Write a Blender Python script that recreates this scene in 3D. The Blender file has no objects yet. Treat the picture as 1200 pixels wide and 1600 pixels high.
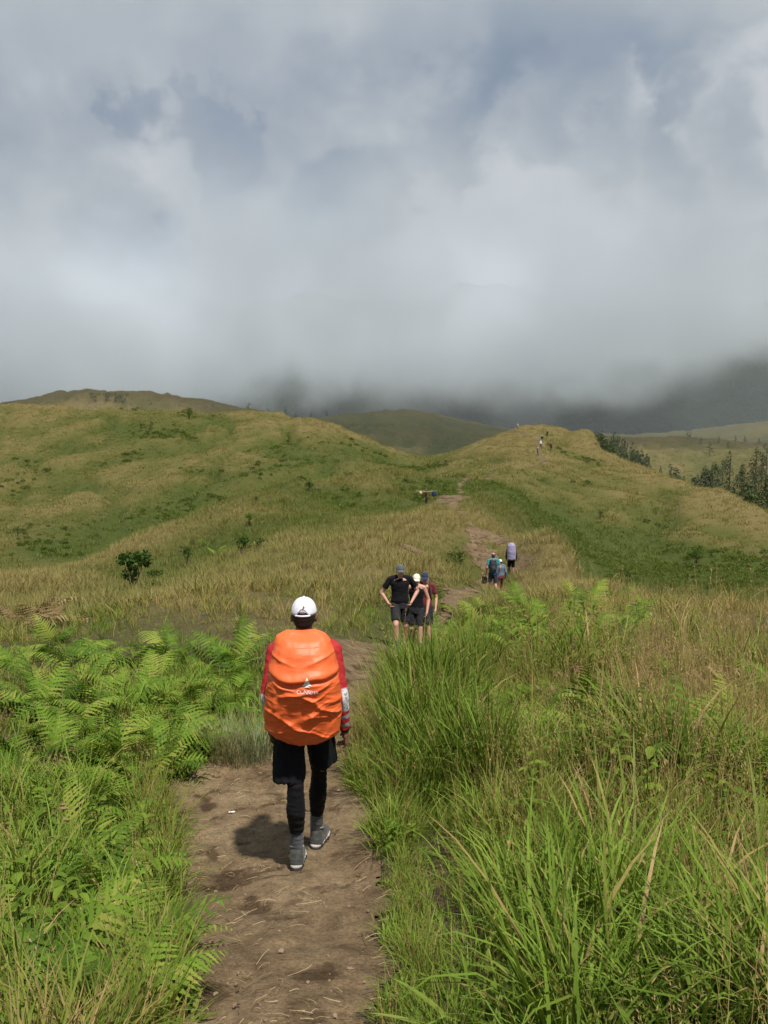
import bpy, bmesh, math, random
import numpy as np
from mathutils import Vector, Matrix

S = bpy.context.scene
C = S.collection
rad = math.radians
random.seed(7)
RNG = np.random.default_rng(11)

# ------------------------------------------------------------------ camera
F = 1200.0                      # focal length in photograph pixels (1200 x 1600)
PITCH = math.atan(110 / 1200.0)  # the horizon sits 110 px above the centre
cam_d = bpy.data.cameras.new('camera')
cam = bpy.data.objects.new('camera', cam_d)
C.objects.link(cam)
cam_d.sensor_fit = 'VERTICAL'
cam_d.sensor_height = 36.0
cam_d.lens = 27.0
cam_d.clip_start = 0.05
cam_d.clip_end = 20000
cam.location = (0, 0, 0)
cam.rotation_euler = (rad(90) - PITCH, 0, 0)
S.camera = cam

# ------------------------------------------------------------------ render settings
S.render.engine = 'CYCLES'
S.view_settings.view_transform = 'Standard'
S.view_settings.look = 'None'
S.view_settings.exposure = 0.22
S.view_settings.gamma = 1.0
S.view_settings.use_curve_mapping = False
cy = S.cycles
cy.use_denoising = True
cy.max_bounces = 8
cy.diffuse_bounces = 2
cy.glossy_bounces = 2
cy.transmission_bounces = 2
cy.volume_bounces = 4
cy.transparent_max_bounces = 8
cy.caustics_reflective = False
cy.caustics_refractive = False
cy.volume_step_rate = 1.0
cy.volume_max_steps = 64
cy.use_adaptive_sampling = True
cy.adaptive_threshold = 0.02

# ------------------------------------------------------------------ world: sky seen through broken cloud
SUN_EL, SUN_AZ = rad(62), rad(153)     # azimuth clockwise from +Y (ahead): high, on the right, a little behind
world = bpy.data.worlds.new('World')
S.world = world
world.use_nodes = True
wt = world.node_tree
for n in list(wt.nodes):
    wt.nodes.remove(n)


def N(t, kind, **kw):
    n = t.nodes.new(kind)
    for k, v in kw.items():
        if k.startswith('i_'):
            n.inputs[k[2:]].default_value = v
        else:
            setattr(n, k, v)
    return n


def L(t, a, b):
    t.links.new(a, b)


def math_n(t, op, a, b=None, c=None, clamp=False):
    n = t.nodes.new('ShaderNodeMath')
    n.operation = op
    n.use_clamp = clamp
    for i, v in enumerate((a, b, c)):
        if v is None:
            continue
        if isinstance(v, (int, float)):
            n.inputs[i].default_value = v
        else:
            t.links.new(v, n.inputs[i])
    return n.outputs[0]


def ramp(t, fac, stops, interp='LINEAR'):
    n = t.nodes.new('ShaderNodeValToRGB')
    n.color_ramp.interpolation = interp
    e = n.color_ramp.elements
    while len(e) > 1:
        e.remove(e[-1])
    e[0].position, e[0].color = stops[0][0], (*stops[0][1], 1)
    for p, c in stops[1:]:
        el = e.new(p)
        el.color = (*c, 1)
    if fac is not None:
        t.links.new(fac, n.inputs[0])
    return n.outputs[0]


def mixc(t, fac, a, b, mode='MIX'):
    n = t.nodes.new('ShaderNodeMix')
    n.data_type = 'RGBA'
    n.blend_type = mode
    for key, v in ((0, fac), (6, a), (7, b)):
        if isinstance(v, (int, float)):
            n.inputs[key].default_value = v
        elif isinstance(v, tuple):
            n.inputs[key].default_value = (*v, 1)
        else:
            t.links.new(v, n.inputs[key])
    return n.outputs[2]


def noise(t, vec, scale, detail=3.0, rough=0.55, dist=0.0, out=0):
    n = t.nodes.new('ShaderNodeTexNoise')
    n.inputs['Scale'].default_value = scale
    n.inputs['Detail'].default_value = detail
    n.inputs['Roughness'].default_value = rough
    n.inputs['Distortion'].default_value = dist
    if vec is not None:
        t.links.new(vec, n.inputs['Vector'])
    return n.outputs[out]


def P(px, py, y):
    """The point at forward distance y (metres) that lies in direction (px, py) of the photograph."""
    u, v = (px - 600) / F, (800 - py) / F
    cp, sp = math.cos(PITCH), math.sin(PITCH)
    t = y / (cp + v * sp)
    return Vector((u * t, y, t * (v * cp - sp)))


sky = N(wt, 'ShaderNodeTexSky', sky_type='NISHITA', sun_disc=False)
sky.sun_elevation = SUN_EL
sky.sun_rotation = SUN_AZ
sky.altitude = 1200
sky.air_density = 1.0
sky.dust_density = 2.0
tc = N(wt, 'ShaderNodeTexCoord')
gen = tc.outputs['Generated']
mp = N(wt, 'ShaderNodeMapping')
mp.inputs['Scale'].default_value = (1.0, 1.0, 1.25)
mp.inputs['Location'].default_value = (0.35, 0.1, 0.0)
L(wt, gen, mp.inputs['Vector'])
big = noise(wt, mp.outputs[0], 2.6, 5.0, 0.52, 0.1)
bil = noise(wt, mp.outputs[0], 7.5, 7.0, 0.56, 0.12)
cov = math_n(wt, 'ADD', math_n(wt, 'MULTIPLY', big, 0.62), math_n(wt, 'MULTIPLY', bil, 0.38))
# two heaps of brighter cumulus stand out of the layer on the right
for hx, hy, size, amt in ((900, 300, 0.130, 0.10), (760, 380, 0.14, 0.075), (1215, 170, 0.125, 0.12), (130, 320, 0.22, 0.06), (600, 440, .15, .05), (980, 80, 0.17, -0.05), (760, 190, .12, -.04), (530, 350, .09, -.07), (330, 230, .07, -.06), (560, 120, .2, .02)):
    hd = P(hx, hy, 1.0).normalized()
    dv = N(wt, 'ShaderNodeVectorMath', operation='DISTANCE')
    L(wt, gen, dv.inputs[0])
    dv.inputs[1].default_value = hd
    dist = math_n(wt, 'MULTIPLY_ADD', math_n(wt, 'SUBTRACT', bil, 0.5), 0.42, dv.outputs['Value'])
    dist = math_n(wt, 'MULTIPLY_ADD', math_n(wt, 'SUBTRACT', big, 0.5), 0.25, dist)
    mr = N(wt, 'ShaderNodeMapRange', interpolation_type='SMOOTHSTEP')
    L(wt, dist, mr.inputs['Value'])
    for k_, v_ in (('From Min', size * .55), ('From Max', size), ('To Min', amt), ('To Max', 0.0)):
        mr.inputs[k_].default_value = v_
    cov = math_n(wt, 'ADD', cov, mr.outputs[0])
cover = ramp(wt, cov, [(0.38, (0, 0, 0)), (0.50, (1, 1, 1))], 'EASE')
cloudcol = ramp(wt, cov, [(0.36, (0.255, 0.315, 0.400)), (0.44, (0.310, 0.365, 0.445)), (0.50, (0.370, 0.420, 0.488)), (0.55, (0.440, 0.485, 0.540)),
                          (0.61, (0.570, 0.605, 0.645))])
skyb = N(wt, 'ShaderNodeBackground')
skyb.inputs['Strength'].default_value = 0.10
L(wt, sky.outputs[0], skyb.inputs['Color'])
cb = N(wt, 'ShaderNodeBackground')
cb.inputs['Strength'].default_value = 0.84
L(wt, cloudcol, cb.inputs['Color'])
mx = N(wt, 'ShaderNodeMixShader')
L(wt, math_n(wt, 'MULTIPLY_ADD', cover, 0.13, 0.85), mx.inputs[0])
L(wt, skyb.outputs[0], mx.inputs[1])
L(wt, cb.outputs[0], mx.inputs[2])
wo = N(wt, 'ShaderNodeOutputWorld')
L(wt, mx.outputs[0], wo.inputs['Surface'])

# ------------------------------------------------------------------ sun
sun_d = bpy.data.lights.new('sun', 'SUN')
sun = bpy.data.objects.new('sun', sun_d)
C.objects.link(sun)
sun_d.energy = 5.0
sun_d.angle = rad(2.2)
sun_d.color = (1.0, 0.955, 0.87)
sdir = Vector((math.sin(SUN_AZ) * math.cos(SUN_EL), math.cos(SUN_AZ) * math.cos(SUN_EL), math.sin(SUN_EL)))
sun.rotation_euler = sdir.to_track_quat('Z', 'Y').to_euler()


# ------------------------------------------------------------------ geometry helpers
def _hash(ix, iy, seed):
    h = (ix.astype(np.int64) * 374761393 + iy.astype(np.int64) * 668265263 + seed * 974634777) & 0xFFFFFFFF
    h = ((h ^ (h >> 13)) * 1274126177) & 0xFFFFFFFF
    return ((h ^ (h >> 16)) & 0xFFFF) / 65535.0


def vnoise(x, y, seed=0):
    """gradient noise in -1..1 for numpy arrays"""
    x = np.asarray(x, float)
    y = np.asarray(y, float)
    ix, iy = np.floor(x), np.floor(y)
    fx, fy = x - ix, y - iy
    ux, uy = fx * fx * fx * (fx * (fx * 6 - 15) + 10), fy * fy * fy * (fy * (fy * 6 - 15) + 10)
    r = 0
    for dx in (0, 1):
        for dy in (0, 1):
            a = _hash(ix + dx, iy + dy, seed) * 2 * math.pi
            g = np.cos(a) * (fx - dx) + np.sin(a) * (fy - dy)
            r = r + g * (ux if dx else 1 - ux) * (uy if dy else 1 - uy)
    return r * 1.5


def fbm(x, y, seed=0, octs=4, gain=0.5):
    a, s, f = 1.0, 0.0, 1.0
    for k in range(octs):
        s = s + a * vnoise(x * f + 13.7 * k, y * f - 7.1 * k, seed + k * 17)
        a *= gain
        f *= 2.03
    return s


def mesh_np(name, verts, faces, smooth=True):
    me = bpy.data.meshes.new(name)
    verts = np.asarray(verts, np.float32)
    faces = np.asarray(faces, np.int32)
    k = faces.shape[1]
    me.vertices.add(len(verts))
    me.vertices.foreach_set('co', verts.ravel())
    me.loops.add(faces.size)
    me.loops.foreach_set('vertex_index', faces.ravel())
    me.polygons.add(len(faces))
    me.polygons.foreach_set('loop_start', np.arange(0, faces.size, k, dtype=np.int32))
    me.polygons.foreach_set('loop_total', np.full(len(faces), k, np.int32))
    me.polygons.foreach_set('use_smooth', np.full(len(faces), smooth, bool))
    me.update(calc_edges=True)
    return me


def link(name, me, mat=None, parent=None, label=None, cat=None, group=None, kind=None):
    o = bpy.data.objects.new(name, me)
    C.objects.link(o)
    if mat is not None and me is not None:
        if len(me.materials) == 0:
            me.materials.append(mat)
        else:
            me.materials[0] = mat
    if parent is not None:
        o.parent = parent
    for k, v in (('label', label), ('category', cat), ('group', group), ('kind', kind)):
        if v:
            o[k] = v
    return o


def thing(name, loc, label, cat, group=None, rz=0.0):
    o = bpy.data.objects.new(name, None)
    C.objects.link(o)
    o.empty_display_size = 0.1
    o.location = loc
    o.rotation_euler = (0, 0, rz)
    o['label'] = label
    o['category'] = cat
    if group:
        o['group'] = group
    return o


def fattr(me, name, vals, domain='POINT'):
    a = me.attributes.new(name, 'FLOAT', domain)
    a.data.foreach_set('value', np.asarray(vals, np.float32))


# ------------------------------------------------------------------ terrain heights
# (photo x, photo y, metres ahead); points hidden behind a crest are given as (photo x, z, metres, 'z')
CP = [
    # the trail and the spine of the near ridge
    (440, 1600, 2.55), (440, 1450, 3.6), (470, 1352, 4.7), (520, 1200, 6.9), (560, 1085, 9.6), (575, 1025, 12.4), (625, 1010, 15.0), (662, 1006, 17),
    (645, 945, 21), (655, 872, 31), (680, 820, 45), (690, 786, 70), (664, 797, 65), (705, 762, 84), (690, 742, 98),
    (775, 1000, 15.5), (775, 937, 30), (800, 897, 38), (775, 883, 40), (765, 833, 50), (755, 792, 66), (745, 750, 95), (775, 742, 112),
    # left bank
    (250, 1600, 2.5), (250, 1400, 4.1), (280, 1230, 6.2), (380, 1180, 7.2), (380, 1090, 9.3), (400, 1015, 11.2), (410, 935, 19), (420, 870, 31), (440, 825, 48),
    (0, 1600, 2.5), (0, 1400, 4.0), (0, 1250, 5.6), (0, 1120, 7.6), (30, 1030, 10.5), (60, 1000, 15), (200, 1100, 8.4), (200, 1030, 11), (200, 985, 15), (200, 948, 22),
    (-150, 1600, 2.5), (-150, 1300, 5.0), (-150, 1080, 9), (-150, 1000, 17),
    # left gully and spur
    (30, 982, 21), (20, 940, 29), (0, 902, 42), (-150, 940, 36), (240, 908, 38), (200, 880, 45), (200, 852, 56), (330, 845, 48), (330, 802, 68), (420, 780, 78),
    (500, 762, 85), (600, 743, 92), (520, 830, 46), (560, 790, 66),
    (-150, -20, 60, 'z'), (0, -20, 63, 'z'), (200, -20, 77, 'z'), (330, -18.5, 92, 'z'), (420, -17, 102, 'z'), (500, -16, 108, 'z'), (600, -15, 116, 'z'),
    # big left hill
    (-150, 960, 80), (-150, 800, 118), (-150, 690, 180), (-150, 634, 240), (0, 890, 85), (0, 800, 122), (0, 700, 180), (0, 633, 240), (200, 838, 104), (200, 745, 150), (200, 680, 190), (200, 640, 235),
    (400, 772, 128), (400, 710, 168), (400, 645, 232), (500, 742, 140), (500, 700, 175), (500, 655, 230), (600, 738, 145), (590, 715, 180), (590, 690, 225), (650, 722, 205), (650, 738, 160),
    (300, 642, 236), (100, 636, 238),
    (-150, 2, 290, 'z'), (0, 2, 290, 'z'), (100, 2, 290, 'z'), (200, 2, 290, 'z'), (300, 0, 300, 'z'), (400, -2, 310, 'z'), (500, -8, 310, 'z'), (600, -14, 310, 'z'), (690, -16, 300, 'z'),
    # second hill behind it, and the slope that runs up into the cloud
    (-100, 632, 400), (0, 632, 400), (50, 624, 390), (90, 612, 380), (140, 608, 375), (200, 611, 375), (280, 617, 385), (340, 629, 390), (420, 645, 400), (140, 8, 460, 'z'), (0, 0, 470, 'z'), (300, 0, 470, 'z'), (560, 652, 440), (640, 642, 470), (720, 662, 460), (620, 690, 380), (700, 705, 370), (600, 665, 410),
    # main hill with hikers
    (830, 745, 112), (830, 715, 145), (835, 690, 178), (820, 668, 225), (770, 690, 190), (760, 715, 150), (720, 722, 150), (740, 700, 190), (880, 672, 225), (930, 685, 212), (930, 722, 160), (965, 712, 175), (900, 760, 120),
    (820, 682, 198), (860, 672, 215), (860, 690, 188), (860, 716, 150), (900, 674, 218), (900, 692, 192), (900, 722, 155), (780, 678, 215),
    (820, -4, 310, 'z'), (880, -8, 310, 'z'), (930, -14, 290, 'z'),
    # right-hand valley and hump
    (800, 768, 84), (880, 850, 41), (960, 918, 24), (1000, 950, 19.5), (1100, 955, 18), (1200, 962, 17), (1350, 985, 15), (900, 985, 14.5),
    (880, 845, 78), (930, 880, 74), (1000, 925, 70), (1200, 925, 72), (1350, 950, 70),
    (850, 800, 92), (900, 820, 92), (1000, 850, 92), (1000, 790, 112), (1000, 730, 150), (1050, 745, 142), (1100, 800, 105), (1100, 757, 136), (1200, 850, 92), (1200, 787, 122), (1350, 840, 108),
    (820, -8.5, 60, 'z'), (900, -13, 50, 'z'), (970, -15, 42, 'z'), (1100, -16, 45, 'z'), (1200, -17, 45, 'z'),
    # ravine with trees, far meadow
    (930, -16, 262, 'z'), (960, -22, 225, 'z'), (1000, -26, 200, 'z'), (1100, -30, 185, 'z'), (1200, -32, 170, 'z'), (1350, -34, 165, 'z'),
    (1000, 690, 360), (1080, 700, 350), (1080, 684, 420), (1000, 682, 410), (1150, 715, 320), (1150, 690, 420), (1200, 735, 275), (1230, 700, 360), (1350, 740, 270),
    (1080, -12, 520, 'z'), (1190, 0, 520, 'z'), (1000, -8, 520, 'z'),
    (1140, 678, 650), (1200, 662, 680), (1300, 650, 700),
    # right foreground
    (640, 1600, 2.55), (640, 1400, 3.9), (640, 1240, 5.8), (600, 1120, 8.2), (640, 1060, 10.2), (900, 1600, 2.5), (900, 1400, 3.7), (900, 1220, 5.3), (900, 1120, 7.2), (900, 1050, 9.6),
    (1200, 1600, 2.45), (1200, 1400, 3.5), (1200, 1250, 4.8), (1200, 1120, 7.0), (1200, 1030, 10), (1350, 1500, 3), (1350, 1200, 5.5), (1350, 1060, 9), (760, 1080, 9.2), (700, 1150, 7.4),
]
K0 = 6.0
pts, vals = [], []
for c in CP:
    if len(c) == 4:
        x = (c[0] - 600) / F * c[2]
        y, z = c[2], c[1]
    else:
        p = P(*c)
        x, y, z = p
        if 2.0 < y < 13 and c[0] > 620:
            z -= 0.14          # those pixels show the tops of the grass
        if y < 13 and c[0] < 300:
            z -= 0.14
    r = math.hypot(x, y)
    pts.append((math.atan2(x, y) * 2.2, math.log(r)))
    vals.append(z / (r + K0))
for a in np.linspace(-0.6, 0.6, 7):
    for r, z in ((0.4, -1.55), (1.0, -1.72)):
        pts.append((a * 2.2, math.log(r)))
        vals.append((z - 0.05) / (r + K0))
    for r, z in ((1100, 20), (2200, 60)):
        pts.append((a * 2.2, math.log(r)))
        vals.append(z / (r + K0))
pts, vals = np.array(pts), np.array(vals)


def _phi(d2):
    return np.sqrt(d2 + 0.012)


A = _phi(((pts[:, None] - pts[None]) ** 2).sum(-1))
W = np.linalg.solve(np.block([[A + 0 * np.eye(len(pts)), np.ones((len(pts), 1))], [np.ones((1, len(pts))), np.zeros((1, 1))]]), np.append(vals, 0))

TH_IN = 0.62
th_in = np.linspace(-TH_IN, TH_IN, 380)
th_out_r = np.linspace(TH_IN, math.pi, 46)[1:]
TH = np.concatenate([-th_out_r[::-1], th_in, th_out_r])
LR = np.linspace(math.log(0.35), math.log(4200), 430)
RR = np.exp(LR)


def _eval_w(th, lr):
    q = np.stack([np.clip(th, -TH_IN, TH_IN).ravel() * 2.2, lr.ravel()], -1)
    out = np.empty(len(q))
    for i in range(0, len(q), 20000):
        d2 = ((q[i:i + 20000, None] - pts[None]) ** 2).sum(-1)
        out[i:i + 20000] = _phi(d2) @ W[:-1] + W[-1]
    return out.reshape(th.shape)


gth, glr = np.meshgrid(TH, LR)
GW = _eval_w(gth, glr)
# outside the view the ground settles to a gentle mean slope
mean_w = GW[:, (np.abs(TH) <= TH_IN)].mean(1, keepdims=True)
blend = np.clip((np.abs(TH) - TH_IN) / 0.7, 0, 1) ** 2
GW = GW * (1 - blend) + mean_w * blend
GX, GY = RR[:, None] * np.sin(gth), RR[:, None] * np.cos(gth)
GZ = GW * (RR[:, None] + K0)
hum = np.clip((RR[:, None] - 2) / 30, 0, 1)
GZ = GZ + hum * (0.30 * fbm(GX / 9, GY / 9, 3, 4) + 0.12 * fbm(GX / 2.2, GY / 2.2, 5, 3))
far = np.clip((RR[:, None] - 40) / 100, 0, 1)
GZ = GZ + far * (0.75 * fbm(GX / 26, GY / 26, 8, 5, 0.55) + 0.55 * fbm(GX / 9, GY / 11, 18, 3) - 0.9 * np.clip(fbm(GX / 17, GY / 30, 19, 3) - .25, 0, .5))
# erosion runnels on the hillsides
run = 1 - np.abs(fbm(GX / 24 + 0.35 * fbm(GX / 30, GY / 30, 21, 2), GY / 60, 31, 3))
GZ = GZ - far * 1.5 * np.clip(run - 0.72, 0, 1) / 0.28
GZ = GZ + 0.012 * fbm(GX / 0.6, GY / 0.6, 9, 3) * np.clip(1 - RR[:, None] / 60, 0, 1)


def ground(x, y):
    """terrain height under world points (arrays or scalars)"""
    x, y = np.asarray(x, float), np.asarray(y, float)
    th, lr = np.arctan2(x, y), np.log(np.hypot(x, y) + 1e-6)
    j = np.clip(np.searchsorted(TH, th) - 1, 0, len(TH) - 2)
    i = np.clip(((lr - LR[0]) / (LR[1] - LR[0])).astype(int), 0, len(LR) - 2)
    fx = np.clip((th - TH[j]) / (TH[j + 1] - TH[j]), 0, 1)
    fy = np.clip((lr - LR[i]) / (LR[1] - LR[0]), 0, 1)
    return (GZ[i, j] * (1 - fx) + GZ[i, j + 1] * fx) * (1 - fy) + (GZ[i + 1, j] * (1 - fx) + GZ[i + 1, j + 1] * fx) * fy


def gpt(px, py, guess=None):
    """where the view ray through a photograph pixel meets the ground"""
    ys = np.exp(np.linspace(math.log(1.5), math.log(700), 3000))
    d = P(px, py, 1.0)
    hit = np.nonzero(d.z * ys < ground(d.x * ys, ys))[0]
    y = ys[hit[0]] if len(hit) else 300.0
    return Vector((d.x * y, y, float(ground(d.x * y, y))))


# ------------------------------------------------------------------ where things grow: trail, green hollows
def seg_d(x, y, line):
    """distance to a polyline with per-vertex half width -> (distance - half width)"""
    best = np.full(np.shape(x), 1e9)
    for (x0, y0, w0), (x1, y1, w1) in zip(line[:-1], line[1:]):
        dx, dy = x1 - x0, y1 - y0
        t = np.clip(((x - x0) * dx + (y - y0) * dy) / (dx * dx + dy * dy), 0, 1)
        best = np.minimum(best, np.hypot(x - x0 - t * dx, y - y0 - t * dy) - (w0 + t * (w1 - w0)))
    return best


def trail_line():
    rows = [(1600, 275, 610), (1500, 282, 612), (1400, 282, 600), (1300, 275, 596), (1225, 262, 560), (1190, 400, 545), (1130, 470, 562), (1075, 505, 585), (1030, 535, 603), (1014, 562, 612)]
    out = [(-0.55, 0.4, 0.55), (-0.5, 1.5, 0.62)]
    for py, xa, xb in rows:
        a, b = gpt(xa, py), gpt(xb, py)
        m = (a + b) / 2
        out.append((m.x, m.y, (b - a).length / 2 * 0.97))
    out += [(0.4, 15.0, 0.28), (0.9, 17.5, 0.25), (2.2, 23, 0.2)]
    return out


TRAIL = trail_line()
TRAIL2 = [(2.2, 23, 0.5), (3.3, 27, 0.3), (4.6, 31, 0.45), (4.9, 37, 0.5), (5.6, 44, 0.3), (5.4, 52, 0.1), (6.0, 60, 0.2), (5.6, 66, .8), (7.4, 74, 0.2), (8.8, 88, 0.35), (13, 104, 0.3),
          (22, 128, 0.1), (30, 142, 0.4), (32, 160, 0.6), (36, 178, 0.6), (38, 195, 0.5), (36, 215, 0.5), (40, 240, 0.4)]
BARE = [(-9.6, 20.8, 1.1), (-8.2, 21.2, .8)]
for _px, _py, _r in ((765, 838, 1.25), (757, 868, 1.0), (690, 784, 1.6), (708, 776, 1.2), (660, 864, 1.0), (815, 882, .5)):
    _g = gpt(_px, _py)
    BARE.append((_g.x, _g.y, _r))


def trail_dist(x, y):
    d = seg_d(x, y, TRAIL) + 0.10 * vnoise(np.asarray(x) * 2.3, np.asarray(y) * 2.3, 77) + 0.05 * vnoise(np.asarray(x) * 7, np.asarray(y) * 7, 78)
    d2 = seg_d(x, y, TRAIL2) + 0.55 * vnoise(np.asarray(x) * 0.9, np.asarray(y) * 0.9, 79)
    d = np.minimum(d, d2)
    for bx, by, br in BARE:
        e = np.hypot(np.asarray(x) - bx, (np.asarray(y) - by) * 0.8) - br + 0.8 * vnoise(np.asarray(x) * 0.8, np.asarray(y) * 0.8, 80) + .3 * vnoise(np.asarray(x) * 2.8, np.asarray(y) * 2.8, 82)
        d = np.minimum(d, e)
    return d


# the trodden trail lies a hand's breadth below its banks
_td = seg_d(GX, GY, TRAIL)
GZ -= np.where(RR[:, None] < 30, 0.09 * np.clip((0.10 - _td) / 0.45, 0, 1), 0)

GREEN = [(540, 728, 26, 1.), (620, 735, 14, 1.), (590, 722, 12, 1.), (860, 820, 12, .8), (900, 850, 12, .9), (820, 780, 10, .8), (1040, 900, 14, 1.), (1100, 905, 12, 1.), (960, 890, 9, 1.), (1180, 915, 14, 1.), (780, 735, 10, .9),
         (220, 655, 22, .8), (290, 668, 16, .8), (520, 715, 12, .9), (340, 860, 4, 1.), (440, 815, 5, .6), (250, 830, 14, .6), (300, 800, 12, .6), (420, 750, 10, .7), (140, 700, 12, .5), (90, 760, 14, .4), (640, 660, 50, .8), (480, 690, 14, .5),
         (40, 878, 9, 1.), (110, 858, 9, 1.), (200, 832, 10, 1.), (270, 808, 10, 1.), (340, 788, 10, 1.), (410, 768, 10, 1.), (470, 752, 10, 1.),  # valley foot: lush growth, its shadow-side darkness also put into the colour
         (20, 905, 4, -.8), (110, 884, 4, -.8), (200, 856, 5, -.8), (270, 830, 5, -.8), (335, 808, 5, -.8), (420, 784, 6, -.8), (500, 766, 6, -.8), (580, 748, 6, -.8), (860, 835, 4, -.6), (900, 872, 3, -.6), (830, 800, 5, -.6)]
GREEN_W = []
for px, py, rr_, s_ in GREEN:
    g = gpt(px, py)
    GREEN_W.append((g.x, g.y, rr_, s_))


def greenness(x, y):
    """0 = dry straw grass, 1 = lush green"""
    x, y = np.asarray(x, float), np.asarray(y, float)
    r = np.hypot(x, y)
    g = 0.46 * np.exp(-((r / np.where(x > 0, 21, 16)) ** 2.4)) + 0.29
    g = g + 0.17 * fbm(x / 14, y / 14, 41, 4) + 0.10 * fbm(x / 3.0, y / 3.0, 43, 3)
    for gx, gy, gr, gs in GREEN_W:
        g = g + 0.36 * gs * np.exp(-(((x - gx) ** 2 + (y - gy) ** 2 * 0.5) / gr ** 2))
    # dry crests: convexity of the ground
    h = 1.5 + r * 0.045
    cv = ground(x, y) - 0.25 * (ground(x + h, y) + ground(x - h, y) + ground(x, y + h) + ground(x, y - h))
    g = g - np.clip(cv / h * 3.6, -0.26, 0.28)
    # the strip of bright tall grass on the right of the trail
    return np.clip(g, 0.0, 1.0)


# ------------------------------------------------------------------ materials of the setting
def new_mat(name):
    m = bpy.data.materials.new(name)
    m.use_nodes = True
    t = m.node_tree
    for n in list(t.nodes):
        t.nodes.remove(n)
    return m, t


def out_surface(t, shader, disp=None):
    o = N(t, 'ShaderNodeOutputMaterial')
    L(t, shader, o.inputs['Surface'])
    if disp is not None:
        L(t, disp, o.inputs['Displacement'])
    return o


def principled(t, col, rough=0.8, spec=0.3, normal=None):
    b = N(t, 'ShaderNodeBsdfPrincipled')
    if isinstance(col, tuple):
        b.inputs['Base Color'].default_value = (*col, 1)
    else:
        L(t, col, b.inputs['Base Color'])
    if isinstance(rough, (int, float)):
        b.inputs['Roughness'].default_value = rough
    else:
        L(t, rough, b.inputs['Roughness'])
    b.inputs['Specular IOR Level'].default_value = spec
    if normal is not None:
        L(t, normal, b.inputs['Normal'])
    return b


def bump(t, height, strength=0.5, dist=0.02):
    b = N(t, 'ShaderNodeBump')
    b.inputs['Strength'].default_value = strength
    b.inputs['Distance'].default_value = dist
    L(t, height, b.inputs['Height'])
    return b.outputs[0]


def mat_ground():
    m, t = new_mat('hill_grass_ground')
    tcn = N(t, 'ShaderNodeTexCoord')
    o = tcn.outputs['Object']
    at = N(t, 'ShaderNodeAttribute', attribute_name='green')
    g = at.outputs['Fac']
    n1 = noise(t, o, 0.35, 5, 0.6)
    n2 = noise(t, o, 2.2, 4, 0.6)
    gg = math_n(t, 'ADD', g, math_n(t, 'MULTIPLY', math_n(t, 'SUBTRACT', n1, 0.5), 0.5))
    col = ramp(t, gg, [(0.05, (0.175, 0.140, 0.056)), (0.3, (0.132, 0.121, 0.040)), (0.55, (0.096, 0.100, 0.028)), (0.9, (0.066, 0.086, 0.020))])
    col = mixc(t, math_n(t, 'MULTIPLY', n2, 0.75), col, mixc(t, 1.0, col, (0.45, 0.42, 0.40), 'MULTIPLY'))
    # under the tall grass along the trail the ground is dark soil and thatch
    th = N(t, 'ShaderNodeAttribute', attribute_name='thatch').outputs['Fac']
    col = mixc(t, th, col, mixc(t, n2, (0.050, 0.037, 0.021), (0.105, 0.080, 0.045)))
    n3 = noise(t, o, 7.0, 4, 0.7)
    nrm = bump(t, math_n(t, 'ADD', math_n(t, 'MULTIPLY', n2, 0.6), math_n(t, 'MULTIPLY', n3, 0.3)), 0.9, 0.35)
    out_surface(t, principled(t, col, 0.95, 0.1, nrm).outputs[0])
    return m


def mat_trail():
    m, t = new_mat('trail_dirt')
    tcn = N(t, 'ShaderNodeTexCoord')
    o = tcn.outputs['Object']
    n1 = noise(t, o, 1.1, 4, 0.6, 0.3)
    n2 = noise(t, o, 9, 5, 0.65)
    n3 = noise(t, o, 55, 3, 0.7)
    n4 = noise(t, o, 3.0, 3, 0.55, 0.4)
    col = ramp(t, n1, [(0.3, (0.105, 0.071, 0.041)), (0.5, (0.150, 0.106, 0.062)), (0.68, (0.205, 0.150, 0.092))])
    damp = ramp(t, n4, [(0.36, (0.42, 0.38, 0.35)), (0.45, (1, 1, 1))])
    col = mixc(t, 1.0, col, damp, 'MULTIPLY')
    col = mixc(t, 1.0, col, ramp(t, n2, [(0.3, (0.62, 0.60, 0.58)), (0.6, (1.08, 1.06, 1.03))]), 'MULTIPLY')
    col = mixc(t, 1.0, col, ramp(t, n3, [(0.32, (0.6, 0.58, 0.55)), (0.55, (1.05, 1.05, 1.05)), (0.75, (1.35, 1.3, 1.2))]), 'MULTIPLY')
    h = math_n(t, 'ADD', math_n(t, 'MULTIPLY', n2, 0.7), math_n(t, 'MULTIPLY', n3, 0.25))
    nrm = bump(t, h, 0.8, 0.016)
    out_surface(t, principled(t, col, 0.95, 0.15, nrm).outputs[0])
    return m


def mat_mountain():
    m, t = new_mat('mountain_forest')
    tcn = N(t, 'ShaderNodeTexCoord')
    o = tcn.outputs['Object']
    n1 = noise(t, o, 0.012, 5, 0.6)
    n2 = noise(t, o, 0.10, 4, 0.65)
    col = ramp(t, n1, [(0.35, (0.014, 0.022, 0.020)), (0.6, (0.024, 0.034, 0.024)), (0.75, (0.040, 0.048, 0.030))])
    nrm = bump(t, n2, 1.0, 6.0)
    out_surface(t, principled(t, col, 1.0, 0.05, nrm).outputs[0])
    return m


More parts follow.
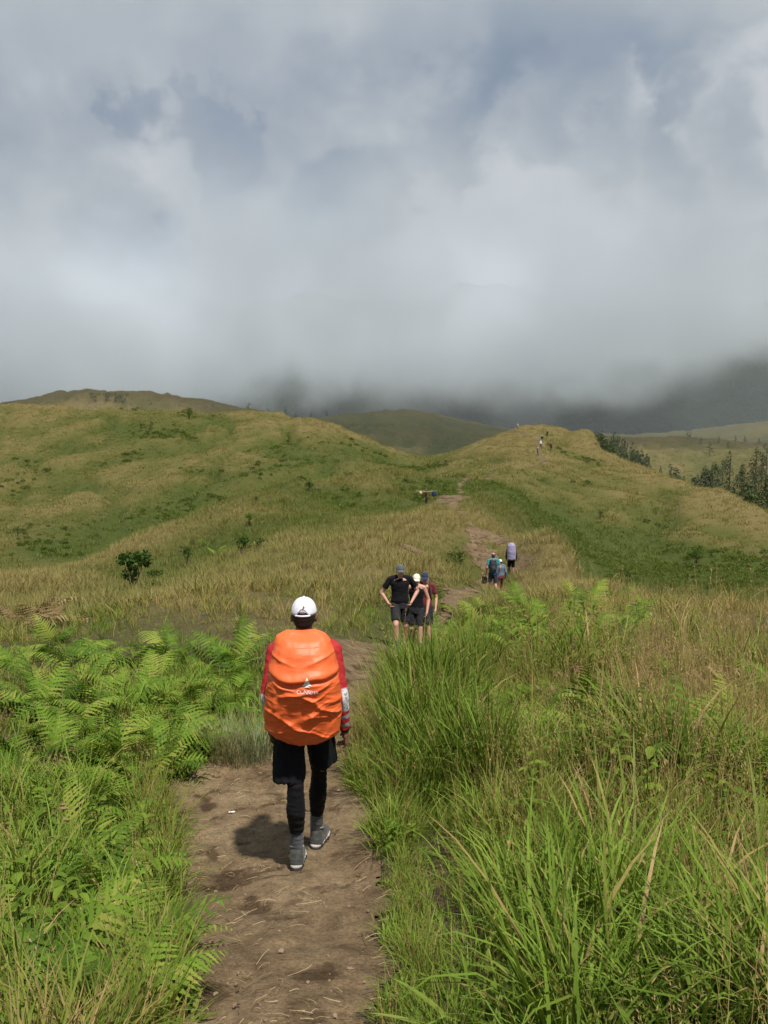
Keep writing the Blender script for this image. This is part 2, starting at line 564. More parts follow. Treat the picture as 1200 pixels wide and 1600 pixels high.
# ------------------------------------------------------------------ terrain sheet
nth, nr = len(TH), len(LR)
vid = np.arange(nr * nth).reshape(nr, nth)
a = vid[:-1, :-1].ravel()
b = vid[:-1, 1:].ravel()
c_ = vid[1:, 1:].ravel()
d_ = vid[1:, :-1].ravel()
faces = np.stack([a, b, c_, d_], -1)
V = np.stack([GX.ravel(), GY.ravel(), GZ.ravel()], -1)
me = mesh_np('hills', V, faces)
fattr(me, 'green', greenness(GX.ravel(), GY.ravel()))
fattr(me, 'thatch', np.clip(1.25 - np.hypot(GX, GY).ravel() / 20, 0, 1))
terrain = link('hills', me, mat_ground(), kind='structure')

# trail: its own sheet, sunk edges hidden by the grass, 6 mm above the terrain surface
def sheet(name, xs, ys, fn, mat):
    gx, gy = np.meshgrid(xs, ys)
    keep = fn(gx, gy) < 0.0
    idx = np.arange(gx.size).reshape(gx.shape)
    f = np.stack([idx[:-1, :-1], idx[:-1, 1:], idx[1:, 1:], idx[1:, :-1]], -1).reshape(-1, 4)
    k = keep.ravel()
    f = f[k[f].sum(1) >= 3]
    return gx, gy, f


dirt = mat_trail()
parts_v, parts_f, off = [], [], 0
for xs, ys in ((np.arange(-2.6, 2.2, 0.03), np.arange(0.4, 16, 0.03)), (np.arange(-3, 16, 0.12), np.arange(16.03, 90, 0.12)), (np.arange(5, 50, 0.4), np.arange(90.2, 245, 0.4))):
    gx, gy, f = sheet('trail', xs, ys, trail_dist, dirt)
    st = xs[1] - xs[0]
    rel = 0.006 * fbm(gx * 3.1, gy * 3.1, 61, 3) + 0.003 * fbm(gx * 9, gy * 9, 63, 3) - 0.016 * np.clip(vnoise(gx * 4.2, gy * 3.0, 66) - .28, 0, .3) / .3 if st < 0.1 else 0.02 * fbm(gx * 1.2, gy * 1.2, 64, 3)
    z = ground(gx, gy) + (0.020 if st < 0.1 else 0.03 if st < .3 else .07) + rel
    v = np.stack([gx.ravel(), gy.ravel(), z.ravel()], -1)
    used = np.unique(f)
    remap = -np.ones(len(v), int)
    remap[used] = np.arange(len(used)) + off
    parts_v.append(v[used])
    parts_f.append(remap[f])
    off += len(used)
trail = link('trail_path', mesh_np('trail_path', np.concatenate(parts_v), np.concatenate(parts_f)), dirt, kind='structure')

# mountains that vanish into the cloud
def mountain(name, x0, x1, y0, y1, fn, seed):
    xs, ys = np.linspace(x0, x1, 180), np.linspace(y0, y1, 110)
    gx, gy = np.meshgrid(xs, ys)
    z = fn(gx, gy) + 26 * fbm(gx / 190, gy / 190, seed, 5, 0.55) + 5 * fbm(gx / 22, gy / 22, seed + 3, 3)
    idx = np.arange(gx.size).reshape(gx.shape)
    f = np.stack([idx[:-1, :-1], idx[:-1, 1:], idx[1:, 1:], idx[1:, :-1]], -1).reshape(-1, 4)
    return link(name, mesh_np(name, np.stack([gx.ravel(), gy.ravel(), z.ravel()], -1), f), MOUNT, kind='structure')


MOUNT = mat_mountain()
mountain('mountain_back', -1500, 1500, 760, 1300, lambda x, y: -30 + 205 * np.clip((y - 770) / 210, 0, 1) ** 0.9 - 0.5 * np.clip(y - 1000, 0, 400) , 101)

# ------------------------------------------------------------------ the cloud bank that lies on the mountains (a volume of air and droplets)
def cloud_material():
    m, t = new_mat('cloud_droplets')
    geo = N(t, 'ShaderNodeNewGeometry')
    pos = geo.outputs['Position']
    sep = N(t, 'ShaderNodeSeparateXYZ')
    L(t, pos, sep.inputs[0])
    x, y, z = sep.outputs
    warp = noise(t, pos, 0.0045, 2.5, 0.55, 0.4)            # 0..1
    fine = noise(t, pos, 0.02, 2.0, 0.6, 0.0)
    off_ = N(t, 'ShaderNodeMapping')
    off_.inputs['Location'].default_value = (310, -140, 75)
    L(t, pos, off_.inputs['Vector'])
    warp2 = noise(t, off_.outputs[0], 0.0075, 2.0, 0.5, 0.3)

    def srange(v, a, b, c, d):
        n = N(t, 'ShaderNodeMapRange', interpolation_type='SMOOTHSTEP')
        L(t, v, n.inputs['Value'])
        for k, q in (('From Min', a), ('From Max', b), ('To Min', c), ('To Max', d)):
            n.inputs[k].default_value = q
        return n.outputs[0]
    w0, f0 = math_n(t, 'SUBTRACT', warp, 0.5), math_n(t, 'SUBTRACT', fine, 0.5)
    # base of the cloud: lower on the left and in the middle, higher on the far right
    zz = math_n(t, 'SUBTRACT', z, srange(x, 175, 320, 31, 100))
    zz = math_n(t, 'MULTIPLY_ADD', w0, 190, zz)
    zz = math_n(t, 'MULTIPLY_ADD', f0, 62, zz)
    lo = srange(zz, -4, 34, 0, 1)
    hi = srange(math_n(t, 'MULTIPLY_ADD', f0, 120, math_n(t, 'MULTIPLY_ADD', w0, 70, z)), 90, 195, 1, 0)
    # the front of the bank leans towards the viewer with height
    fr = srange(math_n(t, 'MULTIPLY_ADD', w0, 190, math_n(t, 'MULTIPLY_ADD', z, 0.7, y)), 440, 560, 0, 1)
    gap = srange(math_n(t, 'MULTIPLY_ADD', f0, 0.35, warp2), 0.38, 0.54, 0.18, 1.3)
    dn = math_n(t, 'MULTIPLY', math_n(t, 'MULTIPLY', math_n(t, 'MULTIPLY', lo, hi), fr), gap)
    dn = math_n(t, 'MULTIPLY_ADD', dn, 0.0095, math_n(t, 'MULTIPLY', hi, 0.0004))
    # added deck of cloud, mostly above the frame, put there to shade the back hills
    dk = math_n(t, 'MULTIPLY', srange(math_n(t, 'MULTIPLY_ADD', f0, 30, z), 195, 222, 0, 1), srange(math_n(t, 'MULTIPLY_ADD', f0, 40, z), 250, 290, 1, 0))
    dk = math_n(t, 'MULTIPLY', dk, srange(math_n(t, 'MULTIPLY_ADD', w0, 130, y), 225, 275, 0, 1))
    dk = math_n(t, 'MULTIPLY', dk, srange(y, 370, 450, 1, 0))
    dn = math_n(t, 'MULTIPLY_ADD', dk, 0.021, dn)
    pv = N(t, 'ShaderNodeVolumePrincipled')
    pv.inputs['Color'].default_value = (0.84, 0.89, 0.945, 1)
    pv.inputs['Anisotropy'].default_value = 0.0
    L(t, dn, pv.inputs['Density'])
    o = N(t, 'ShaderNodeOutputMaterial')
    L(t, pv.outputs[0], o.inputs['Volume'])
    return m


def box_mesh(name, x0, x1, y0, y1, z0, z1):
    v = [(x, y, z) for x in (x0, x1) for y in (y0, y1) for z in (z0, z1)]
    f = [(0, 1, 3, 2), (4, 6, 7, 5), (0, 4, 5, 1), (2, 3, 7, 6), (0, 2, 6, 4), (1, 5, 7, 3)]
    return mesh_np(name, v, f, False)


clouds = link('clouds', box_mesh('clouds', -760, 760, 215, 1050, -60, 300), cloud_material(), kind='stuff',
              label='low grey cloud bank lying on the dark mountain slopes')

# ================================================================== people
def _rings(p0, p1, rings, n=14):
    """closed surface of revolution about p0->p1; rings = [(t along axis in metres, radius, (sx, sy))]"""
    p0, p1 = np.array(p0, float), np.array(p1, float)
    ax = p1 - p0
    ln = np.linalg.norm(ax)
    ax = ax / (ln + 1e-9)
    ref = np.array([1.0, 0, 0]) if abs(ax[0]) < 0.9 else np.array([0, 1.0, 0])
    u = ref - ax * ref.dot(ax)
    u /= np.linalg.norm(u)
    w = np.cross(ax, u)
    a = np.linspace(0, 2 * math.pi, n, endpoint=False)
    V_, F_ = [], []
    for t, r, (sx, sy) in rings:
        V_.append(p0 + ax * t + np.outer(np.cos(a) * r * sx, u) + np.outer(np.sin(a) * r * sy, w))
    m = len(rings)
    V_ = np.concatenate(V_)
    for i in range(m - 1):
        for j in range(n):
            k = (j + 1) % n
            F_.append((i * n + j, i * n + k, (i + 1) * n + k, (i + 1) * n + j))
    return V_, F_, n, m


def prim_cap(p0, r0, p1, r1, s=(1, 1)):
    ln = float(np.linalg.norm(np.array(p1, float) - np.array(p0, float)))
    rings = [(-r0 * math.cos(q), max(r0 * math.sin(q), 1e-4), s) for q in np.linspace(0.08, math.pi / 2, 6)]
    rings += [(ln + r1 * math.sin(q), max(r1 * math.cos(q), 1e-4), s) for q in np.linspace(0, math.pi / 2 - .08, 6)]
    return _rings(p0, p1, rings)


def prim_fru(p0, r0, p1, r1, s=(1, 1)):
    ln = float(np.linalg.norm(np.array(p1, float) - np.array(p0, float)))
    return _rings(p0, p1, [(0, r0, s), (ln * .5, (r0 + r1) / 2, s), (ln, r1, s)])


def prim_loft(rows, n=18):
    """closed loft through ellipses: rows = [(cx, cy, cz, rx, ry)] from bottom to top"""
    a = np.linspace(0, 2 * math.pi, n, endpoint=False)
    V_ = np.concatenate([np.stack([cx + np.cos(a) * rx, cy_ + np.sin(a) * ry, np.full(n, cz)], -1) for cx, cy_, cz, rx, ry in rows])
    F_ = []
    for i in range(len(rows) - 1):
        for j in range(n):
            k = (j + 1) % n
            F_.append((i * n + j, i * n + k, (i + 1) * n + k, (i + 1) * n + j))
    return V_, F_, n, len(rows)


def prim_ell(c, r, rx=0.0, rz=0.0):
    n, m = 16, 10
    a = np.linspace(0, 2 * math.pi, n, endpoint=False)
    V_ = []
    R = np.array(Matrix.Rotation(rz, 3, 'Z') @ Matrix.Rotation(rx, 3, 'X'))
    for q in np.linspace(0.06, math.pi - .06, m):
        V_.append(np.stack([np.cos(a) * math.sin(q) * r[0], np.sin(a) * math.sin(q) * r[1], np.full(n, -math.cos(q) * r[2])], -1) @ R.T + np.array(c, float))
    V_ = np.concatenate(V_)
    F_ = []
    for i in range(m - 1):
        for j in range(n):
            k = (j + 1) % n
            F_.append((i * n + j, i * n + k, (i + 1) * n + k, (i + 1) * n + j))
    return V_, F_, n, m


def blob(name, prims, voxel=0.01, smooth=4, mat=None):
    """one continuous skin round all the primitives"""
    bm = bmesh.new()
    for V_, F_, n, m in prims:
        vs = [bm.verts.new(v) for v in V_]
        for f in F_:
            bm.faces.new([vs[i] for i in f])
        bm.faces.new(vs[:n][::-1])
        bm.faces.new(vs[(m - 1) * n:])
    bmesh.ops.recalc_face_normals(bm, faces=bm.faces)
    me0 = bpy.data.meshes.new('tmp')
    bm.to_mesh(me0)
    bm.free()
    o = bpy.data.objects.new('tmp', me0)
    C.objects.link(o)
    md = o.modifiers.new('r', 'REMESH')
    md.mode = 'VOXEL'
    md.voxel_size = voxel
    if smooth:
        ms = o.modifiers.new('s', 'SMOOTH')
        ms.factor = 0.5
        ms.iterations = smooth
    dg = bpy.context.evaluated_depsgraph_get()
    me = bpy.data.meshes.new_from_object(o.evaluated_get(dg))
    me.name = name
    bpy.data.objects.remove(o)
    bpy.data.meshes.remove(me0)
    me.polygons.foreach_set('use_smooth', np.ones(len(me.polygons), bool))
    if mat:
        me.materials.clear()
        me.materials.append(mat)
    return me


def wrinkle(me, amp, scale, seed, stretch=(1, 1, 1)):
    n = len(me.vertices)
    co = np.empty(n * 3, np.float32)
    me.vertices.foreach_get('co', co)
    co = co.reshape(-1, 3)
    no = np.empty(n * 3, np.float32)
    me.vertices.foreach_get('normal', no)
    no = no.reshape(-1, 3)
    q = co * np.array(stretch) * scale
    d = vnoise(q[:, 0] + q[:, 2] * .6, q[:, 1] * .8 + q[:, 2], seed) + .5 * vnoise(q[:, 0] * 2.1 - q[:, 2], q[:, 2] * 2.1 + q[:, 1], seed + 5)
    co = co + no * (d * amp)[:, None]
    me.vertices.foreach_set('co', co.astype(np.float32).ravel())
    me.update()
    return me


def mat_cloth(name, col, rough=0.85, spec=0.2, vary=0.12, scale=14.0, weave=320.0, bstr=0.25):
    m, t = new_mat(name)
    o = N(t, 'ShaderNodeTexCoord').outputs['Object']
    n1 = noise(t, o, scale, 3, 0.6)
    c = mixc(t, 1.0, col, ramp(t, n1, [(0.3, (1 - vary,) * 3), (0.7, (1 + vary,) * 3)]), 'MULTIPLY')
    nrm = bump(t, math_n(t, 'ADD', noise(t, o, weave, 2, .5), math_n(t, 'MULTIPLY', n1, 2.0)), bstr, 0.004)
    b = principled(t, c, rough, spec, nrm)
    b.inputs['Sheen Weight'].default_value = 0.02 if max(col) < .05 else 0.1
    out_surface(t, b.outputs[0])
    return m


def mat_skin(name, col):
    m, t = new_mat(name)
    o = N(t, 'ShaderNodeTexCoord').outputs['Object']
    n1 = noise(t, o, 22, 3, 0.6)
    c = mixc(t, 1.0, col, ramp(t, n1, [(0.3, (0.88, 0.86, 0.85)), (0.7, (1.08, 1.06, 1.05))]), 'MULTIPLY')
    b = principled(t, c, 0.55, 0.35)
    b.inputs['Subsurface Weight'].default_value = 0.05
    b.inputs['Subsurface Radius'].default_value = (0.01, 0.004, 0.002)
    out_surface(t, b.outputs[0])
    return m


K_BLACK = mat_cloth('black_fabric', (0.008, 0.008, 0.010), 0.85, 0.12)
K_SOFTBLACK = mat_cloth('dark_fabric', (0.022, 0.021, 0.024))
K_TIGHTS = mat_cloth('black_leggings', (0.006, 0.006, 0.008), 0.75, 0.15)
K_GREYSOCK = mat_cloth('grey_sock', (0.105, 0.110, 0.130), 0.95, 0.1, 0.2, 40)
K_WHITE = mat_cloth('white_cap_cloth', (0.66, 0.67, 0.74))
K_CREAM = mat_cloth('cream_cloth', (0.70, 0.66, 0.52))
K_GREYCAP = mat_cloth('grey_cap_cloth', (0.085, 0.095, 0.095))
K_NAVY = mat_cloth('navy_cloth', (0.020, 0.032, 0.075))
K_TEAL = mat_cloth('teal_cloth', (0.035, 0.21, 0.235))
K_BLUEJ = mat_cloth('slate_blue_cloth', (0.11, 0.15, 0.22))
K_MAROON = mat_cloth('maroon_cloth', (0.14, 0.022, 0.028))
K_SHOE = mat_cloth('grey_shoe_mesh', (0.050, 0.052, 0.048), 0.8, 0.3, 0.5, 34)
K_SHOEDK = mat_cloth('dark_shoe_mesh', (0.05, 0.05, 0.052), 0.8, 0.3, 0.3, 30)
K_SOLE = mat_cloth('pale_sole_rubber', (0.36, 0.33, 0.30), 0.7, 0.3, .3, 18)
K_OUTSOLE = mat_cloth('black_outsole', (0.02, 0.02, 0.02), 0.7, 0.3)
K_HAIR = mat_cloth('black_hair', (0.010, 0.008, 0.007), 0.5, 0.4)
K_BROWNHAIR = mat_cloth('brown_hair', (0.05, 0.03, 0.018), 0.5, 0.4)
K_SKIN_D = mat_skin('brown_skin', (0.19, 0.095, 0.058))
K_SKIN_L = mat_skin('pink_skin', (0.50, 0.27, 0.20))
K_PACK = mat_cloth('dark_pack_nylon', (0.022, 0.028, 0.036), 0.6, 0.4)
K_STRAP = mat_cloth('black_webbing', (0.016, 0.016, 0.018), 0.7, 0.3)
K_PURPLE = mat_cloth('lilac_rain_cover', (0.26, 0.235, 0.36), 0.5, 0.4)
K_LOGO = mat_cloth('logo_print', (0.78, 0.77, 0.74), 0.6, 0.3)


def mat_sleeve():
    """red sports sleeve: white panel at the elbow, red and grey bands on the forearm"""
    m, t = new_mat('red_striped_jersey')
    a = N(t, 'ShaderNodeAttribute', attribute_name='along').outputs['Fac']     # 0 shoulder .. 1 wrist
    s = N(t, 'ShaderNodeAttribute', attribute_name='side').outputs['Fac']      # -1 inside .. 1 outside
    red, dk, wh, gr = (0.36, 0.018, 0.020), (0.020, 0.012, 0.016), (0.55, 0.55, 0.57), (0.30, 0.27, 0.28)
    bands = ramp(t, a, [(0.0, red), (0.56, red), (0.57, gr), (0.66, gr), (0.67, red), (0.73, red), (0.735, gr), (0.79, gr), (0.795, red), (0.85, red), (0.855, gr), (0.905, gr), (0.91, red), (0.97, red), (0.975, dk)], 'CONSTANT')
    inner = ramp(t, s, [(0.0, (1, 1, 1)), (0.36, (1, 1, 1)), (0.40, (0, 0, 0))])
    up = ramp(t, a, [(0.0, (0, 0, 0)), (0.22, (0, 0, 0)), (0.26, (1, 1, 1)), (0.55, (1, 1, 1)), (0.57, (0, 0, 0))])
    c = mixc(t, math_n(t, 'MULTIPLY', inner, up), bands, dk)
    outer = ramp(t, s, [(0.0, (0, 0, 0)), (0.60, (0, 0, 0)), (0.66, (1, 1, 1))])
    midd = ramp(t, a, [(0.0, (0, 0, 0)), (0.43, (0, 0, 0)), (0.45, (1, 1, 1)), (0.68, (1, 1, 1)), (0.70, (0, 0, 0))])
    c = mixc(t, math_n(t, 'MULTIPLY', outer, midd), c, wh)
    # small dark marks printed down the white panel
    o = N(t, 'ShaderNodeTexCoord').outputs['Object']
    wv = ramp(t, noise(t, o, 75, 1, .5), [(0.60, (1, 1, 1)), (0.64, (0.12, 0.12, 0.14))])
    c = mixc(t, math_n(t, 'MULTIPLY', outer, midd), c, mixc(t, 1.0, c, wv, 'MULTIPLY'))
    nrm = bump(t, noise(t, o, 26, 3, .6), 0.5, 0.01)
    out_surface(t, principled(t, c, 0.75, 0.3, nrm).outputs[0])
    return m


def v3(*a):
    return np.array(a, float)


def lerp(a, b, t):
    return np.asarray(a, float) * (1 - t) + np.asarray(b, float) * t


def hand_prims(wr, el, curl=0.9, side=1, sc=1.0, fwd=None):
    """palm, four unequal fingers with knuckle bends, thumb from the side of the palm"""
    d = (wr - el) / np.linalg.norm(wr - el)
    f = v3(0, 1, 0) if fwd is None else np.asarray(fwd, float)
    f = f - d * f.dot(d)
    f /= np.linalg.norm(f)              # towards the thumb
    nrm = np.cross(d, f) * side         # palm side
    out = [prim_cap(wr, .024 * sc, wr + d * .035 * sc, .027 * sc)]
    pc = wr + d * .055 * sc
    for k in np.linspace(-1, 1, 4):
        out.append(prim_cap(wr + d * .02 * sc + f * k * .018 * sc, .014 * sc, wr + d * .088 * sc + f * k * .031 * sc, .0125 * sc))
    for k, ln in zip(np.linspace(1, -1, 4), (.070, .079, .073, .056)):
        p = wr + d * .090 * sc + f * k * .032 * sc
        dirv = d
        ang = 0.25
        for s_, q in ((.42, .0095), (.32, .0088), (.26, .0080)):
            ang += curl * .55
            dv = d * math.cos(ang) + nrm * math.sin(ang)
            p2 = p + dv * ln * s_ * sc
            out.append(prim_cap(p, q * sc, p2, q * .95 * sc))
            p = p2
    p = wr + d * .030 * sc + f * .028 * sc
    p2 = p + (d * .6 + f * .6 + nrm * .45) * .040 * sc
    p3 = p2 + (d * .85 + nrm * .6 + f * .1) * .034 * sc
    out += [prim_cap(p, .0135 * sc, p2, .011 * sc), prim_cap(p2, .011 * sc, p3, .009 * sc)]
    return out


def head_prims(c, look, sc=1.0):
    """skull, jaw, brow, nose, ears, lips; look = unit direction of the face (horizontal)"""
    c, f = np.asarray(c, float), np.asarray(look, float)
    r = np.cross(f, v3(0, 0, 1))
    rz = math.atan2(f[1], f[0]) - math.pi / 2
    up = v3(0, 0, 1)
    return [prim_ell(c + up * .025 * sc, (.074 * sc, .092 * sc, .092 * sc), 0, rz),
            prim_ell(c + f * .022 * sc - up * .045 * sc, (.056 * sc, .064 * sc, .072 * sc), 0, rz),
            prim_ell(c + f * .062 * sc - up * .098 * sc, (.026 * sc, .020 * sc, .018 * sc), 0, rz),
            prim_cap(c + f * .088 * sc + up * .012 * sc, .010 * sc, c + f * .108 * sc - up * .026 * sc, .014 * sc),
            prim_cap(c + f * .078 * sc + up * .030 * sc - r * .032 * sc, .012 * sc, c + f * .078 * sc + up * .030 * sc + r * .032 * sc, .012 * sc),
            prim_cap(c + f * .084 * sc - up * .058 * sc - r * .018 * sc, .010 * sc, c + f * .084 * sc - up * .058 * sc + r * .018 * sc, .010 * sc),
            prim_ell(c - r * .078 * sc - up * .012 * sc - f * .005, (.010 * sc, .020 * sc, .032 * sc), 0, rz),
            prim_ell(c + r * .078 * sc - up * .012 * sc - f * .005, (.010 * sc, .020 * sc, .032 * sc), 0, rz)]


def torso_rows(hip, chest, neck, w=1.0, grow=0.0):
    rows = []
    prof = [(0.00, .150, .105), (.12, .160, .115), (.30, .145, .105), (.45, .142, .102), (.62, .158, .112), (.80, .172, .115), (.92, .160, .098), (1.0, .105, .075), (1.06, .062, .060)]
    for t, rx, ry in prof:
        p = lerp(hip, chest, t / .7) if t < .7 else lerp(chest, neck, (t - .7) / .36)
        rows.append((p[0], p[1], p[2], rx * w + grow, ry * w + grow))
    return rows


def cap_mesh(name, c, look, mat, sc=1.0, back_gap=False, brim=True, backwards=False):
    """baseball cap: panelled crown, curved peak, button, and (seen from behind) the arched opening over the strap"""
    c, f = np.asarray(c, float), np.asarray(look, float)
    rz = math.atan2(f[1], f[0])
    bm = bmesh.new()
    n, m = 36, 11
    rows = []
    for i in range(m):
        q = i / (m - 1) * math.pi / 2
        row = []
        for j in range(n):
            a = 2 * math.pi * j / n
            seam = 1 - .012 * (abs(math.sin(3 * a)) < .12)
            zz = math.sin(q) * .104
            rr = math.cos(q) ** .82 * seam
            low = 0.0
            if i == 0 and back_gap:
                da = abs((a - math.pi + math.pi) % (2 * math.pi) - math.pi)
                if da < .42:
                    low = .048 * math.cos(da / .42 * math.pi / 2) ** .6
            if i == 1 and back_gap:
                da = abs((a - math.pi + math.pi) % (2 * math.pi) - math.pi)
                if da < .42:
                    low = .034 * math.cos(da / .42 * math.pi / 2) ** .6
            x, y = math.cos(a) * .100 * rr, math.sin(a) * .083 * rr
            p = Vector((x, y, zz + low)) * sc
            row.append(bm.verts.new(Matrix.Rotation(rz, 3, 'Z') @ p + Vector(c)))
        rows.append(row)
    for i in range(m - 1):
        for j in range(n):
            k = (j + 1) % n
            if i == m - 2:
                pass
            bm.faces.new((rows[i][j], rows[i][k], rows[i + 1][k], rows[i + 1][j]))
    if brim:
        pr = []
        for i in range(4):
            row = []
            for j in range(13):
                a = (j / 12 - .5) * 2.0
                r0 = .097
                ext = i / 3 * .075 * math.cos(a * .78)
                x, y = math.cos(a) * r0 + ext, math.sin(a) * .083 * (1 + .05 * i)
                p = Vector((x, y, .006 - .010 * i - .018 * (a / 1.0) ** 2 * (i / 3))) * sc
                row.append(bm.verts.new(Matrix.Rotation(rz, 3, 'Z') @ p + Vector(c)))
            pr.append(row)
        for i in range(3):
            for j in range(12):
                bm.faces.new((pr[i][j], pr[i][j + 1], pr[i + 1][j + 1], pr[i + 1][j]))
    bmesh.ops.remove_doubles(bm, verts=bm.verts, dist=1e-5)
    bmesh.ops.recalc_face_normals(bm, faces=bm.faces)
    ret = bmesh.ops.solidify(bm, geom=bm.faces[:], thickness=.004 * sc)
    me = bpy.data.meshes.new(name)
    bm.to_mesh(me)
    bm.free()
    me.polygons.foreach_set('use_smooth', np.ones(len(me.polygons), bool))
    me.materials.append(mat)
    return me


def shoe(parent, heel, toe_dir, pitch=0.0, upper=K_SHOE, sc=1.0, vox=0.006):
    """a trail shoe: upper (> collar, sole, outsole) with the heel at the given point"""
    d = np.asarray(toe_dir, float)
    d = d / np.linalg.norm(d)
    r = np.cross(d, v3(0, 0, 1))
    r /= np.linalg.norm(r)
    up = np.cross(r, d)

    def q(f, s, z):
        return np.asarray(heel, float) + (d * f + r * s + up * z) * sc
    pr = [prim_cap(q(.040, 0, .088), .038 * sc, q(.042, 0, .040), .042 * sc), prim_cap(q(.045, 0, .055), .042 * sc, q(.15, 0, .046), .042 * sc),
          prim_cap(q(.15, 0, .040), .040 * sc, q(.235, 0, .034), .034 * sc), prim_cap(q(.06, 0, .080), .034 * sc, q(.14, 0, .060), .034 * sc)]
    u = link('shoe', blob('shoe', pr, vox, 3, upper), upper, parent)

    rz = math.atan2(d[1], d[0]) - math.pi / 2

    def sole(z, th, grow, mat, name):
        rows = [(.030, .030), (.060, .036), (.100, .035), (.145, .038), (.190, .042), (.228, .036)]
        pr_ = [prim_ell(q(f_, 0, z), ((w_ + grow) * sc, .036 * sc, th * sc), 0, rz) for f_, w_ in rows]
        return link(name, blob(name, pr_, max(.005, vox * .7), 1, mat), mat, u)
    sole(.022, .016, .005, K_SOLE, 'midsole')
    sole(.008, .010, .006, K_OUTSOLE, 'outsole')
    a = np.linspace(0, 2 * math.pi, 20, endpoint=False)
    ring = [prim_cap(q(.048 + .040 * math.cos(a[i]), .033 * math.sin(a[i]), .116 - .014 * math.cos(a[i])), .0075 * sc,
                     q(.048 + .040 * math.cos(a[(i + 1) % 20]), .033 * math.sin(a[(i + 1) % 20]), .116 - .014 * math.cos(a[(i + 1) % 20])), .0075 * sc) for i in range(20)]
    link('collar', blob('collar', ring, .004, 1, K_SOLE), K_SOLE, u)
    link('heel_counter', blob('heel_counter', [prim_ell(q(.026, 0, .056), (.036 * sc, .026 * sc, .026 * sc), 0, rz)], .005, 1, K_SHOEDK), K_SHOEDK, u)
    return u


def set_along(me, sh, el, wr, outward):
    n = len(me.vertices)
    co = np.empty(n * 3, np.float32)
    me.vertices.foreach_get('co', co)
    co = co.reshape(-1, 3)
    sh, el, wr = (np.asarray(q, float) for q in (sh, el, wr))
    l1, l2 = np.linalg.norm(el - sh), np.linalg.norm(wr - el)
    t1 = ((co - sh) @ (el - sh)) / l1 ** 2
    t2 = ((co - el) @ (wr - el)) / l2 ** 2
    d1 = np.linalg.norm(co - (sh + np.clip(t1, 0, 1)[:, None] * (el - sh)), axis=1)
    d2 = np.linalg.norm(co - (el + np.clip(t2, 0, 1)[:, None] * (wr - el)), axis=1)
    use2 = d2 < d1
    al = np.where(use2, l1 + np.clip(t2, 0, 1) * l2, np.clip(t1, 0, 1) * l1) / (l1 + l2)
    ctr = np.where(use2[:, None], el + np.clip(t2, 0, 1)[:, None] * (wr - el), sh + np.clip(t1, 0, 1)[:, None] * (el - sh))
    sd = ((co - ctr) @ np.asarray(outward, float)) / .05
    fattr(me, 'along', al)
    fattr(me, 'side', np.clip(sd * .5 + .5, 0, 1))


